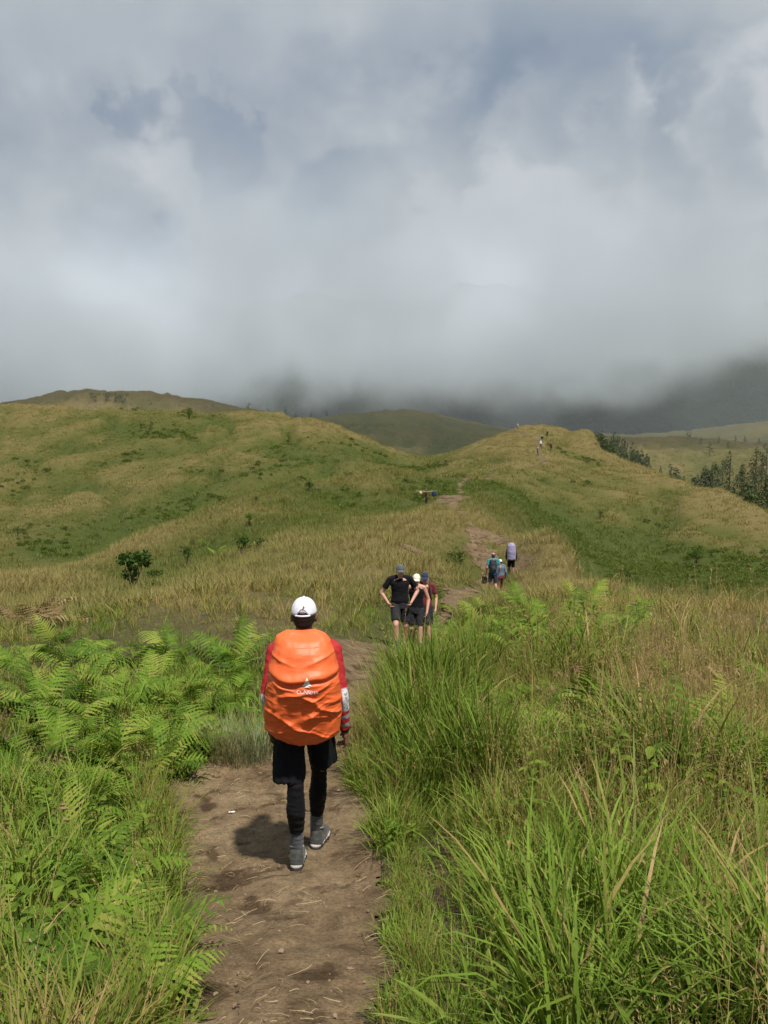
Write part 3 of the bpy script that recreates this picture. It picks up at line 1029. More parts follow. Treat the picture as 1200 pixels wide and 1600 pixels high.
# ------------------------------------------------------------------ the hiker with the orange pack
def main_hiker():
    base = Vector((-0.512, 4.82, float(ground(-0.512, 4.82)) + .02))
    t = thing('person', base, 'hiker from behind in white cap, red striped sleeves, black shorts and leggings', 'person')
    b = np.array(base)

    def J(px, py, y):
        return np.array(P(px, py, y)) - b
    gl, gr = np.array(gpt(463, 1364)) - b, np.array(gpt(492, 1331)) - b
    gl[2] += .022
    gr[2] += .022
    ankL = gl + v3(0, .062, .095)
    ankR = gr + v3(.003, .062, .100)
    kneL = J(462, 1228, 4.78)
    kneR = J(499, 1205, 5.10)
    hipL, hipR = J(454, 1128, 4.90), J(494, 1126, 4.92)
    hip = (hipL + hipR) / 2 + v3(0, 0, .04)
    neck = J(475, 992, 4.90)
    chest = lerp(hip, neck, .68) + v3(0, .0, 0)
    head = J(475, 962, 4.90)
    shL, shR = J(432, 1018, 4.88), J(519, 1016, 4.88)
    elL, elR = J(418, 1088, 4.80), J(533, 1090, 4.82)
    wrL, wrR = J(424, 1140, 4.99), J(539, 1141, 4.90)
    look = v3(0.0, 1, 0)
    vox = .0085
    pr = [prim_loft(torso_rows(hip, chest, neck)), prim_cap(neck - v3(0, 0, .06), .058, head - v3(0, .005, .03), .052)]
    pr += head_prims(head, look)
    for sh, el, wr in ((shL, elL, wrL), (shR, elR, wrR)):
        pr += [prim_cap(lerp(neck, sh, .3), .055, sh, .056), prim_cap(sh, .050, el, .038), prim_cap(el, .038, lerp(el, wr, .4), .036), prim_cap(lerp(el, wr, .4), .036, wr, .024)]
    pr += hand_prims(wrR, elR, .95, -1)
    pr += hand_prims(wrL, elL, 1.1, 1)
    for hp, kn, an, he in ((hipL, kneL, ankL, gl), (hipR, kneR, ankR, gr)):
        pr += [prim_cap(hp, .082, lerp(hp, kn, .5), .070), prim_cap(lerp(hp, kn, .5), .070, kn, .052), prim_cap(kn, .050, lerp(kn, an, .35) - v3(0, .012, 0), .053),
               prim_cap(lerp(kn, an, .35) - v3(0, .012, 0), .050, an, .031), prim_cap(an - v3(0, .0, .03), .024, an + v3(0, .12, -.055), .022)]
    link('body', blob('body', pr, vox, 3, K_SKIN_D), K_SKIN_D, t)
    # leggings and socks
    for hp, kn, an in ((hipL, kneL, ankL), (hipR, kneR, ankR)):
        c0 = lerp(kn, an, .35) - v3(0, .012, 0)
        hem = lerp(c0, an, .50)
        me = blob('leggings', [prim_cap(hp, .086, lerp(hp, kn, .5), .075), prim_cap(lerp(hp, kn, .5), .076, kn, .054), prim_cap(kn, .053, c0 - v3(0, .010, 0), .063), prim_cap(c0 - v3(0, .010, 0), .063, lerp(c0, hem, .55), .056), prim_fru(lerp(c0, hem, .5), .056, hem, .049)], .007, 1)
        wrinkle(me, .0035, 26, 15, (.6, .6, 1.6))
        link('legging', me, K_TIGHTS, t)
        me = blob('sock', [prim_cap(lerp(c0, an, .35), .047, lerp(c0, an, .70), .045), prim_cap(lerp(c0, an, .70), .045, an, .042), prim_cap(an, .042, an - v3(0, .008, .05), .036)], .006, 2)
        wrinkle(me, .002, 40, 16, (.3, .3, 1.5))
        link('sock', me, K_GREYSOCK, t)
    shoe(t, gl - v3(0, .02, 0), v3(-.02, 1, -.16), 0, K_SHOE, 1.20)
    shoe(t, gr - v3(0, .02, 0), v3(.17, 1, -.14), 0, K_SHOE, 1.20)
    # loose shorts: the left leg hangs, the right is pulled up by the forward thigh
    hemL, hemR = J(452, 1219, 4.83), J(505, 1186, 5.02)
    me = blob('shorts', [prim_loft([(hip[0], hip[1] + .01, hip[2] - .12, .185, .150), (hip[0], hip[1], hip[2], .180, .140), (hip[0], hip[1], hip[2] + .10, .165, .125)]),
                         prim_fru(hipL + v3(-.005, 0, .06), .105, lerp(hipL, hemL, .55), .106), prim_fru(lerp(hipL, hemL, .55), .106, hemL, .112),
                         prim_fru(hipR + v3(.004, 0, .06), .105, hemR, .100)], .009, 2)
    wrinkle(me, .014, 9, 5, (1.8, 1, .4))
    wrinkle(me, .005, 26, 6, (1.5, 1, .6))
    link('shorts', me, K_BLACK, t)
    # jersey: torso and two sleeves
    me = blob('jersey', [prim_loft(torso_rows(hip + v3(0, 0, .02), chest, neck - v3(0, 0, .015), 1.0, .012))], .010, 2)
    link('jersey', me, mat_cloth('red_jersey', (0.33, 0.018, 0.020)), t)
    SL = mat_sleeve()
    for sh, el, wr, o in ((shL, elL, wrL, v3(-1, 0, 0)), (shR, elR, wrR, v3(1, 0, 0))):
        me = blob('sleeve', [prim_cap(lerp(neck, sh, .55), .062, sh, .066), prim_cap(sh, .064, el, .049), prim_cap(el, .049, lerp(el, wr, .4), .044), prim_fru(lerp(el, wr, .4), .044, lerp(el, wr, .93), .035)], .007, 2)
        wrinkle(me, .0035, 24, 9)
        set_along(me, sh, el, wr, o)
        link('sleeve', me, SL, t)
    # watch on the right wrist
    w0 = lerp(elR, wrR, .955)
    wd = (wrR - elR) / np.linalg.norm(wrR - elR)
    wb = link('watch', blob('watch', [prim_fru(w0 - wd * .009, .0325, w0 + wd * .009, .0315)], .004, 1), K_BLACK, t)
    # cap and hair
    cp_ = link('cap', cap_mesh('cap', head + v3(0, .0, .018), look, K_WHITE, 1.0, True), K_WHITE, t)
    bt = link('button', blob('button', [prim_ell(head + v3(0, 0, .124), (.009, .009, .006))], .003, 1), K_WHITE, cp_)
    st = [head + v3(.085 * math.sin(a_), -.100 * math.cos(a_) * .995, .022 - .004 * math.cos(a_)) for a_ in np.linspace(-.55, .55, 8)]
    link('strap', blob('strap', [prim_cap(st[i], .006, st[i + 1], .006) for i in range(7)], .003, 0), K_WHITE, cp_)
    em = head + v3(.004, -.0965, .068)
    link('emblem', blob('emblem', [prim_cap(em, .0035, em + v3(.003, .005, .012), .0035), prim_cap(em + v3(.003, .0, .004), .003, em + v3(.009, .002, .008), .0025)], .002, 0), K_GREYCAP, cp_)
    link('hair', blob('hair', [prim_ell(head + v3(0, -.010, .005), (.080, .090, .085)), prim_ell(head + v3(0, -.045, -.035), (.060, .045, .045))], .007, 2), K_HAIR, t)
    return t, b, neck, hip


HIKER, HB, H_NECK, H_HIP = main_hiker()


# ------------------------------------------------------------------ packs
def pack_surface(half, depth, n=2.6):
    """returns f(u in 0..2pi, t in 0..1) -> point; half(t) half width, depth(t) depth behind the back, both in metres"""
    def f(u, t, z):
        cu, su = np.cos(u), np.sin(u)
        x = np.sign(cu) * np.abs(cu) ** (2 / n) * half(t)
        y = np.sign(su) * np.abs(su) ** (2 / n) * depth(t)
        return x, y, z(t)
    return f


def mat_cover():
    m, t = new_mat('orange_rain_cover')
    o = N(t, 'ShaderNodeTexCoord').outputs['Object']
    n1 = noise(t, o, 9, 3, .6)
    col = mixc(t, 1.0, (0.72, 0.128, 0.032), ramp(t, n1, [(.3, (.92, .9, .9)), (.7, (1.06, 1.06, 1.06))]), 'MULTIPLY')
    mpn = N(t, 'ShaderNodeMapping')
    mpn.inputs['Rotation'].default_value = (0, .55, 0)
    mpn.inputs['Scale'].default_value = (1, 1, 3.2)
    L(t, o, mpn.inputs['Vector'])
    h = math_n(t, 'ADD', noise(t, mpn.outputs[0], 16, 4, .6, .8), math_n(t, 'MULTIPLY', noise(t, o, 400, 1, .5), .03))
    nrm = bump(t, h, .22, .012)
    b = principled(t, col, .48, .40, nrm)
    out_surface(t, b.outputs[0])
    return m


def orange_pack():
    top, bot = np.array(P(474, 986, 4.70)), np.array(P(472, 1164, 4.66))
    H = top[2] - bot[2]
    base = Vector(((top[0] + bot[0]) / 2 - .004, 4.70, bot[2]))
    t = thing('backpack', base, 'big backpack under a wrinkled orange rain cover on the front hiker', 'backpack')
    nu, nt = 170, 150
    tt = np.linspace(0, 1, nt)
    left = np.interp(tt, [0, .03, .10, .16, .30, .50, .62, .68, .80, .90, .96, 1.0], [.10, .135, .205, .238, .238, .226, .212, .205, .185, .172, .155, .090])
    right = np.interp(tt, [0, .03, .10, .16, .30, .50, .62, .70, .84, .92, .97, 1.0], [.10, .15, .225, .236, .245, .240, .228, .226, .200, .172, .145, .080])
    k_ = np.exp(-np.linspace(-2, 2, 9) ** 2)
    k_ /= k_.sum()
    sm = lambda a_: np.convolve(np.pad(a_, 4, mode='edge'), k_, 'valid')
    left, right = sm(left), sm(right)
    dep = sm(np.interp(tt, [0, .04, .15, .35, .55, .64, .70, .85, .95, 1.0], [.035, .07, .115, .165, .205, .212, .200, .160, .105, .03]))
    inn = sm(np.interp(tt, [0, .1, .9, 1], [.05, .10, .09, .03]))
    u = np.linspace(0, 2 * math.pi, nu, endpoint=False)
    uu, t2 = np.meshgrid(u, tt)
    cu, su = np.cos(uu), np.sin(uu)
    n = 2.5
    hw = np.where(cu > 0, right[:, None], left[:, None])
    x = np.sign(cu) * np.abs(cu) ** (2 / n) * hw
    dd = np.where(su < 0, dep[:, None], inn[:, None])
    y = np.sign(su) * np.abs(su) ** (2 / n) * dd
    z = t2 * H + .012 * np.sin(uu * 2 + 1) * (t2 > .9)
    back = np.clip(-su, 0, 1)
    # folds: a big horizontal sag line at two thirds, creases that fan down from it, pulls to the corners
    sag = t2 - (.655 - .05 * np.cos(x * 7) + .012 * np.sin(x * 23))
    fold = -.022 * np.exp(-(sag / .018) ** 2) + .016 * np.exp(-((sag - .05) / .04) ** 2)
    a1 = x * 7.5 + t2 * 13 + 1.2 * fbm(x * 4, t2 * 3, 301, 2)
    a2 = -x * 9 + t2 * 12 + 1.3 * fbm(x * 4 + 5, t2 * 3, 305, 2)
    ridg = lambda q: (1 - np.abs(np.sin(q))) ** 3.0
    w1 = np.clip(.5 + .9 * fbm(x * 5, t2 * 4, 311, 2), 0, 1) * (t2 < .66) * np.clip((.66 - t2) / .1, 0, 1)
    w2 = np.clip(.5 - .9 * fbm(x * 5, t2 * 4, 311, 2), 0, 1) * (t2 < .66) * np.clip((.66 - t2) / .1, 0, 1)
    crease = .026 * w1 * ridg(a1) + .026 * w2 * ridg(a2) + .010 * ridg(a1 * 2.3 + 1) * w2 + .010 * ridg(a2 * 2.1 + 2) * w1 + .003 * ridg(t2 * 46 + x * 9 + 1.5 * fbm(x * 6, t2 * 5, 341, 2)) * np.clip((.64 - t2) / .05, 0, 1) * np.clip((t2 - .3) / .1, 0, 1)
    upc = .014 * ridg(x * 9 * np.sign(x) - t2 * 17) * np.clip((t2 - .66) / .08, 0, 1) * np.clip((.93 - t2) / .1, 0, 1) * np.clip(np.abs(x) / .12, 0, 1)
    dsp = (fold + crease + upc + .0025 * fbm(x * 14, t2 * 16, 321, 2)) * (back ** .5) + .004 * fbm(uu * 2, t2 * 6, 331, 2)
    nx, ny = cu * .5, su
    ln = np.hypot(nx, ny)
    x, y = x + dsp * nx / ln, y + dsp * ny / ln
    V_ = np.stack([x, y, z], -1).reshape(-1, 3)
    idx = np.arange(nt * nu).reshape(nt, nu)
    nxt = np.roll(idx, -1, 1)
    F_ = np.stack([idx[:-1], nxt[:-1], nxt[1:], idx[1:]], -1).reshape(-1, 4)
    cb_, ct_ = len(V_), len(V_) + 1
    V_ = np.concatenate([V_, [[0, y[0].mean(), z[0].mean() - .01]], [[0, y[-1].mean(), z[-1].mean() + .006]]])
    Fe = np.array([[idx[0, j], cb_, cb_, nxt[0, j]] for j in range(nu)] + [[idx[-1, j], nxt[-1, j], ct_, ct_] for j in range(nu)])
    bm = bmesh.new()
    vs = [bm.verts.new(v) for v in V_]
    for f in F_:
        bm.faces.new([vs[i] for i in f])
    for j in range(nu):
        bm.faces.new([vs[idx[0, j]], vs[cb_], vs[nxt[0, j]]])
        bm.faces.new([vs[idx[-1, j]], vs[nxt[-1, j]], vs[ct_]])
    bmesh.ops.recalc_face_normals(bm, faces=bm.faces)
    me = bpy.data.meshes.new('rain_cover')
    bm.to_mesh(me)
    bm.free()
    me.polygons.foreach_set('use_smooth', np.ones(len(me.polygons), bool))
    cov = link('rain_cover', me, mat_cover(), t)
    # emblem and lettering printed on the cover: laid on the surface
    bk = su[0] < -.25
    from mathutils.bvhtree import BVHTree
    bvh = BVHTree.FromPolygons([Vector(v) for v in V_], [tuple(f) for f in F_.tolist()])

    def lay(px, py, lift=.006):
        p = np.array(P(px, py, 4.5))
        o = Vector((0, 0, 0)) - base
        d = (Vector(p) - base - o).normalized()
        h = bvh.ray_cast(o, d)
        return h[0] - d * lift if h[0] is not None else Vector(p) - base

    def printed(name, polys):
        bm = bmesh.new()
        for poly in polys:
            bm.faces.new([bm.verts.new((a_, b_, 0)) for a_, b_ in poly])
        bmesh.ops.triangulate(bm, faces=bm.faces[:])
        for _ in range(3):
            bmesh.ops.subdivide_edges(bm, edges=[e for e in bm.edges if e.calc_length() > 1.6], cuts=1)
            bmesh.ops.triangulate(bm, faces=bm.faces[:])
        for v in bm.verts:
            v.co = lay(v.co.x, v.co.y)
        me_ = bpy.data.meshes.new(name)
        bm.to_mesh(me_)
        bm.free()
        return link(name, me_, K_LOGO, cov)
    printed('emblem', [[(479.5, 1059), (486.5, 1072.5), (482.5, 1071.5), (480.2, 1069.5), (477.5, 1071.8), (472, 1072.5), (475.5, 1068)],
                       [(475, 1074.2), (480, 1071.8), (485, 1074.2)]])
    fc = bpy.data.curves.new('txt', 'FONT')
    fc.body = 'CONSINA'
    fc.resolution_u = 3
    to = bpy.data.objects.new('txt', fc)
    C.objects.link(to)
    dg = bpy.context.evaluated_depsgraph_get()
    tm = bpy.data.meshes.new_from_object(to.evaluated_get(dg))
    bpy.data.objects.remove(to)
    co = np.array([v.co[:] for v in tm.vertices])
    mn, mxx = co.min(0), co.max(0)
    bm = bmesh.new()
    bm.from_mesh(tm)
    for v in bm.verts:
        a_ = (v.co.x - mn[0]) / (mxx[0] - mn[0])
        b_ = (v.co.y - mn[1]) / (mxx[1] - mn[1])
        v.co = (463.5 + 34 * a_, 1084.5 - 6.2 * b_ + 1.2 * a_, 0)
    for v in bm.verts:
        v.co = lay(v.co.x, v.co.y, .007)
    lm = bpy.data.meshes.new('lettering')
    bm.to_mesh(lm)
    bm.free()
    link('lettering', lm, K_LOGO, cov)
    # harness: two shoulder straps and a hip belt round the body
    nb, hb_ = H_NECK + HB - np.array(base), H_HIP + HB - np.array(base)
    for s in (-1, 1):
        pth = [v3(s * .085, .03, H - .10), nb + v3(s * .095, .01, -.005), nb + v3(s * .115, .11, -.07), nb + v3(s * .125, .135, -.22), nb + v3(s * .155, .10, -.36), v3(s * .17, .03, .16)]
        link('shoulder_strap', blob('strap', [prim_cap(pth[i], .022, pth[i + 1], .022) for i in range(5)], .009, 2), K_STRAP, t)
    ring = [hb_ + v3(.195 * math.cos(a_), .145 * math.sin(a_), .08) for a_ in np.linspace(-.3, math.pi + .3, 14)]
    link('hip_belt', blob('belt', [prim_cap(ring[i], .022, ring[i + 1], .022) for i in range(13)], .009, 2), K_STRAP, t)
    return t


orange_pack()


# ------------------------------------------------------------------ the other hikers
def person(base, rz, label, skin, shirt, bottom, cap=None, hair=K_HAIR, sleeve='short', legs='walk', arms=None, h=1.72, vox=.012, bottom_len=.75, glasses=False,
           group=None, head_down=0.0, lean=0.0, shoe_mat=K_SHOEDK, mirror=1, w=1.0):
    k = h / 1.72
    t = thing('person', base, label, 'person', group, rz)
    hip, neck = v3(0, 0, .95) * k, v3(0, lean, 1.46) * k
    chest = lerp(hip, neck, .68)
    head = neck + v3(0, .02 + head_down * .05, .135 - head_down * .01) * k
    hL, hR = v3(-.09, 0, .90) * k, v3(.09, 0, .90) * k
    sL, sR = v3(-.185 * w, lean * .95, 1.41) * k, v3(.185 * w, lean * .95, 1.41) * k
    if legs == 'walk':
        kL, aL, kR, aR = v3(-.10, .13, .50), v3(-.10, .20, .09), v3(.10, .03, .49), v3(.10, -.24, .13)
    elif legs == 'step':
        kL, aL, kR, aR = v3(-.11, .24, .56), v3(-.10, .22, .14), v3(.10, .03, .49), v3(.10, -.10, .09)
    else:
        kL, aL, kR, aR = v3(-.10, .03, .49), v3(-.11, 0, .09), v3(.10, .03, .49), v3(.11, .02, .09)
    if mirror < 0:
        kL, aL, kR, aR = kR * v3(-1, 1, 1), aR * v3(-1, 1, 1), kL * v3(-1, 1, 1), aL * v3(-1, 1, 1)
    kL, aL, kR, aR = kL * k, aL * k, kR * k, aR * k
    A_ = {'L': (v3(-.26, -.03, 1.13), v3(-.25, .10, .90)), 'R': (v3(.26, -.06, 1.13), v3(.25, .03, .88))}
    if arms:
        A_.update({q: (v3(*p[0]), v3(*p[1])) for q, p in arms.items()})
    eL, wL, eR, wR = A_['L'][0] * k, A_['L'][1] * k, A_['R'][0] * k, A_['R'][1] * k
    look = v3(0, 1, 0)
    pr = [prim_loft(torso_rows(hip, chest, neck, w)), prim_cap(neck - v3(0, 0, .05), .056 * k, head - v3(0, .005, .03), .052 * k)] + head_prims(head, look, k)
    for s_, e_, w_, sd in ((sL, eL, wL, 1), (sR, eR, wR, -1)):
        pr += [prim_cap(lerp(neck, s_, .3), .052 * k, s_, .054 * k), prim_cap(s_, .050 * k, e_, .038 * k), prim_cap(e_, .038 * k, lerp(e_, w_, .4), .036 * k), prim_cap(lerp(e_, w_, .4), .036 * k, w_, .025 * k)]
        pr += hand_prims(w_, e_, .7, sd, k)
    for hp, kn, an in ((hL, kL, aL), (hR, kR, aR)):
        c0 = lerp(kn, an, .35) - v3(0, .014, 0)
        pr += [prim_cap(hp, .085 * k, lerp(hp, kn, .5), .074 * k), prim_cap(lerp(hp, kn, .5), .074 * k, kn, .054 * k), prim_cap(kn, .052 * k, c0, .056 * k), prim_cap(c0, .056 * k, an, .035 * k),
               prim_cap(an - v3(0, .01, .03) * k, .032 * k, an + v3(0, .12, -.05) * k, .028 * k)]
    body = link('body', blob('body', pr, vox, 2, skin), skin, t)
    # shirt
    sp = [prim_loft(torso_rows(hip + v3(0, 0, -.01), chest, neck - v3(0, 0, .02), w, .014))]
    for s_, e_, w_ in ((sL, eL, wL), (sR, eR, wR)):
        if sleeve != 'none':
            sp.append(prim_cap(lerp(neck, s_, .28), .060 * k, s_, .062 * k))
        if sleeve == 'short':
            sp.append(prim_fru(s_, .061 * k, lerp(s_, e_, .62), .064 * k))
        if sleeve == 'long':
            sp += [prim_cap(s_, .060 * k, e_, .050 * k), prim_fru(e_, .050 * k, lerp(e_, w_, .92), .038 * k)]
    me = wrinkle(blob('shirt', sp, max(.009, vox * .8), 2, shirt), .005, 12, 3)
    link('shirt', me, shirt, t)
    # shorts or trousers
    bp = [prim_loft([(0, 0, (.84) * k, .175 * k, .128 * k), (0, 0, .93 * k, .170 * k, .125 * k), (0, 0, 1.00 * k, .158 * k, .118 * k)])]
    for hp, kn, an in ((hL, kL, aL), (hR, kR, aR)):
        if bottom_len <= 1:
            bp.append(prim_fru(hp + v3(0, 0, .03), .098 * k, lerp(hp, kn, bottom_len), .092 * k))
        else:
            bp += [prim_cap(hp, .095 * k, kn, .068 * k), prim_fru(kn, .068 * k, lerp(kn, an, bottom_len - 1), .055 * k)]
    link('shorts' if bottom_len <= 1 else 'trousers', wrinkle(blob('shorts', bp, max(.009, vox * .8), 2, bottom), .006, 11, 6), bottom, t)
    for kn, an in ((kL, aL), (kR, aR)):
        link('sock', blob('sock', [prim_fru(lerp(kn, an, .72), .047 * k, an, .042 * k), prim_cap(an, .042 * k, an - v3(0, .01, .04) * k, .038 * k)], max(.008, vox * .7), 1, K_GREYSOCK), K_GREYSOCK, t)
        shoe(t, an - v3(0, .062, .092) * k, v3(0, 1, 0), 0, shoe_mat, k, max(.009, vox * .8))
    if cap is not None:
        link('cap', cap_mesh('cap', head + v3(0, .0, .018) * k, look, cap, k * 1.04, False), cap, t)
    link('hair', blob('hair', [prim_ell(head + v3(0, -.014, .010) * k, (.081 * k, .088 * k, .092 * k)), prim_ell(head + v3(0, -.05, -.035) * k, (.062 * k, .042 * k, .05 * k))], max(.009, vox * .8), 1, hair), hair, t)
    if glasses:
        g = [prim_ell(head + v3(s_ * .034, .089, .012) * k, (.028, .012, .020)) for s_ in (-1, 1)] + [prim_cap(head + v3(-.02, .098, .018), .005, head + v3(.02, .098, .018), .005)]
        link('sunglasses', blob('glasses', g, .005, 1, K_OUTSOLE), K_OUTSOLE, t)
    return t


def small_pack(base, rz, label, mat, W=.15, D=.13, Hh=.48, cover=False):
    """a day pack: body with lid and front pocket, two straps; base is the point between the shoulder blades' bottom"""
    t = thing('backpack', base, label, 'backpack', None, rz)
    pr = [prim_loft([(0, -.07, 0, W * .75, D * .6), (0, -.08, .05, W, D * .95), (0, -.08, Hh * .5, W * 1.02, D), (0, -.075, Hh * .85, W * .92, D * .85), (0, -.06, Hh, W * .55, D * .5)])]
    if not cover:
        pr.append(prim_loft([(0, -.08 - D * .75, .04, W * .6, .05), (0, -.08 - D * .8, Hh * .25, W * .68, .055), (0, -.08 - D * .7, Hh * .48, W * .55, .045)]))
    me = wrinkle(blob('pack_body', pr, .012, 3, mat), .008, 9, 12)
    bd = link('rain_cover' if cover else 'pack_body', me, mat, t)
    if not cover:
        link('lid', blob('lid', [prim_ell((0, -.075, Hh * .93), (W * .95, D * .85, .055))], .012, 2, mat), mat, bd)
    for s in (-1, 1):
        pth = [v3(s * .07, -.02, Hh * .88), v3(s * .095, .04, Hh * .98), v3(s * .11, .135, Hh * .80), v3(s * .125, .14, Hh * .45), v3(s * .15, .06, .10)]
        link('shoulder_strap', blob('strap', [prim_cap(pth[i], .020, pth[i + 1], .020) for i in range(4)], .011, 1, K_STRAP), K_STRAP, t)
    return t


def on_ground(px, y):
    x = (px - 600) / F * y
    return Vector((x, y, float(ground(x, y)) + .03))


PI = math.pi


def stand(px, y, top_py):
    """base of a person whose head top shows at (px, top_py): on the ground at that distance"""
    p = P(px, top_py, y)
    g = float(ground(p.x, y))
    return Vector((p.x, y, g + .02))


b1 = stand(625, 15.0, 880)
person(b1, PI + .12, 'hiker in black T-shirt, dark shorts and grey cap with hands on hips', K_SKIN_L, K_BLACK, K_SOFTBLACK, K_GREYCAP, K_BROWNHAIR, 'short', 'step',
       {'L': ((-.36, -.06, 1.16), (-.21, .13, .98)), 'R': ((.36, -.05, 1.14), (.24, .06, .96))}, 1.74, .0115, .80, True, head_down=.6, w=1.06, mirror=-1)
b2 = stand(651, 15.9, 897)
person(b2, PI - .15, 'hiker in cream cap and black sleeveless top, half hidden behind the man in black', K_SKIN_L, K_BLACK, K_SOFTBLACK, K_CREAM, K_BROWNHAIR, 'none', 'walk',
       {'L': ((-.27, -.02, 1.14), (-.25, .12, .90))}, 1.62, .011, .80, w=.9)
b3 = stand(664, 16.9, 901)
person(b3, PI - .1, 'hiker in navy cap and dark maroon top, last of the three coming uphill', K_SKIN_L, K_MAROON, K_SOFTBLACK, K_NAVY, K_BROWNHAIR, 'short', 'walk', None, 1.68, .012, .9)
small_pack(b3 + Vector((0, .02, .98)), PI - .1, 'dark backpack worn by the hiker in the navy cap', K_PACK)

# three walking away along the ridge
b4 = stand(771, 30.0, 870)
person(b4, .05, 'hiker in teal T-shirt and navy shorts walking away with a small dark pack', K_SKIN_L, K_TEAL, K_NAVY, None, K_BROWNHAIR, 'short', 'walk', None, 1.72, .012, .9, shoe_mat=K_SHOE)
small_pack(b4 + Vector((-.02, 0, .98)), .05, 'small charcoal backpack on the hiker in teal', K_PACK, .15, .11, .46)
b5 = stand(782, 33.5, 866)
person(b5, 0, 'hiker in cream cap and slate blue top just ahead of the hiker in teal', K_SKIN_D, K_BLUEJ, K_MAROON, K_CREAM, K_HAIR, 'long', 'walk', None, 1.64, .012, 1.7, mirror=-1)
b6 = stand(799, 38.0, 863)
person(b6, -.1, 'hiker walking away almost hidden by a tall lilac-grey pack', K_SKIN_D, K_SOFTBLACK, K_BLACK, None, K_HAIR, 'long', 'walk', None, 1.68, .012, .95, shoe_mat=K_SHOE)
small_pack(b6 + Vector((0, 0, .86)), -.1, 'tall backpack under a shiny lilac-grey rain cover', K_PURPLE, .22, .20, .86, True)


def hand_bag(base, rz, label):
    t = thing('bag', base, label, 'bag', None, rz)
    bd = link('bag_body', wrinkle(blob('bag', [prim_loft([(0, 0, -.16, .11, .05), (0, 0, -.10, .14, .075), (0, 0, .06, .13, .07), (0, 0, .13, .09, .03)])], .012, 2, K_BLACK), .008, 12, 4), K_BLACK, t)
    pth = [v3(.07 * math.cos(a_), 0, .12 + .12 * math.sin(a_)) for a_ in np.linspace(0, PI, 8)]
    link('handle', blob('handle', [prim_cap(pth[i], .010, pth[i + 1], .010) for i in range(7)], .006, 0, K_BLACK), K_BLACK, t)
    return t


hand_bag(b4 + Vector((-.33, .12, .62)), .4, 'small black bag carried low at the left of the hiker in teal')

# a porter with a shoulder pole farther up the ridge
b8 = stand(667, 66.0, 769)
person(b8, PI * .5, 'distant porter in maroon top carrying a pole across the shoulder', K_SKIN_D, K_MAROON, K_SOFTBLACK, None, K_HAIR, 'short', 'walk', {'R': ((.22, .18, 1.28), (.17, .22, 1.48))}, 1.66, .02, .9)
M_BAMBOO = mat_cloth('bamboo', (0.42, 0.33, 0.17), .6, .3)
t = thing('shoulder_pole', b8 + Vector((0, 0, 1.45)), 'bamboo shoulder pole with bundles carried by the distant porter', 'carrying pole')
link('pole', blob('pole', [prim_cap((-.95, -.17, .04), .022, (0, -.17, .0), .026), prim_cap((0, -.17, .0), .026, (.8, -.17, .05), .022)], .012, 1), M_BAMBOO, t)
for x0, zz0, r0, mt in ((-.55, -.30, .13, M_BAMBOO), (.62, -.40, .22, K_NAVY)):
    link('bundle', wrinkle(blob('bundle', [prim_loft([(x0, -.17, zz0, r0 * .6, r0 * .6), (x0, -.17, zz0 + .06, r0, r0 * .9), (x0, -.17, -.06, r0, r0 * .9), (x0, -.17, .05, r0 * .5, r0 * .5)])], .025, 2), .02, 7, 8), mt, t)

# far hikers on the hilltop: one figure copied, each with its own place and clothes
far_proto = []
for i, (px, py, shirt, bottom, lab) in enumerate([
        (847, 692, K_SOFTBLACK, K_GREYSOCK, 'tiny dark-clad hiker highest of the pair close together on the hill path'),
        (845, 700, K_WHITE, K_SOFTBLACK, 'tiny hiker in white top just below another on the hill path'),
        (840, 713, K_GREYCAP, K_NAVY, 'tiny hiker in grey top lowest on the hill path'),
        (861, 704, K_MAROON, K_SOFTBLACK, 'tiny dark red figure standing right of the hill path'),
        (855, 684, K_SOFTBLACK, K_SOFTBLACK, 'tiny dark hiker near the top of the hill path'),
        (809, 671, K_CREAM, K_GREYCAP, 'tiny pale figure on the crest left of the hill path')]):
    g = gpt(px, py)
    if i == 0:
        far_proto = [shirt, bottom]
        pt = person(g, 2.8, lab, K_SKIN_D, shirt, bottom, K_CREAM, K_HAIR, 'long', 'walk', None, 1.72, .028, 1.8, group='far hikers on the hilltop')
        continue
    r = pt.copy()
    C.objects.link(r)
    r.location = g
    r.rotation_euler = (0, 0, 2.8 + i)
    r['label'] = lab
    for ch in list(pt.children):
        q = ch.copy()
        C.objects.link(q)
        q.parent = r
        if ch.name.startswith('shirt') or ch.name.startswith('trousers'):
            q.data = ch.data.copy()
            q.data.materials[0] = shirt if ch.name.startswith('shirt') else bottom
        for g2 in ch.children:
            e = g2.copy()
            C.objects.link(e)
            e.parent = q

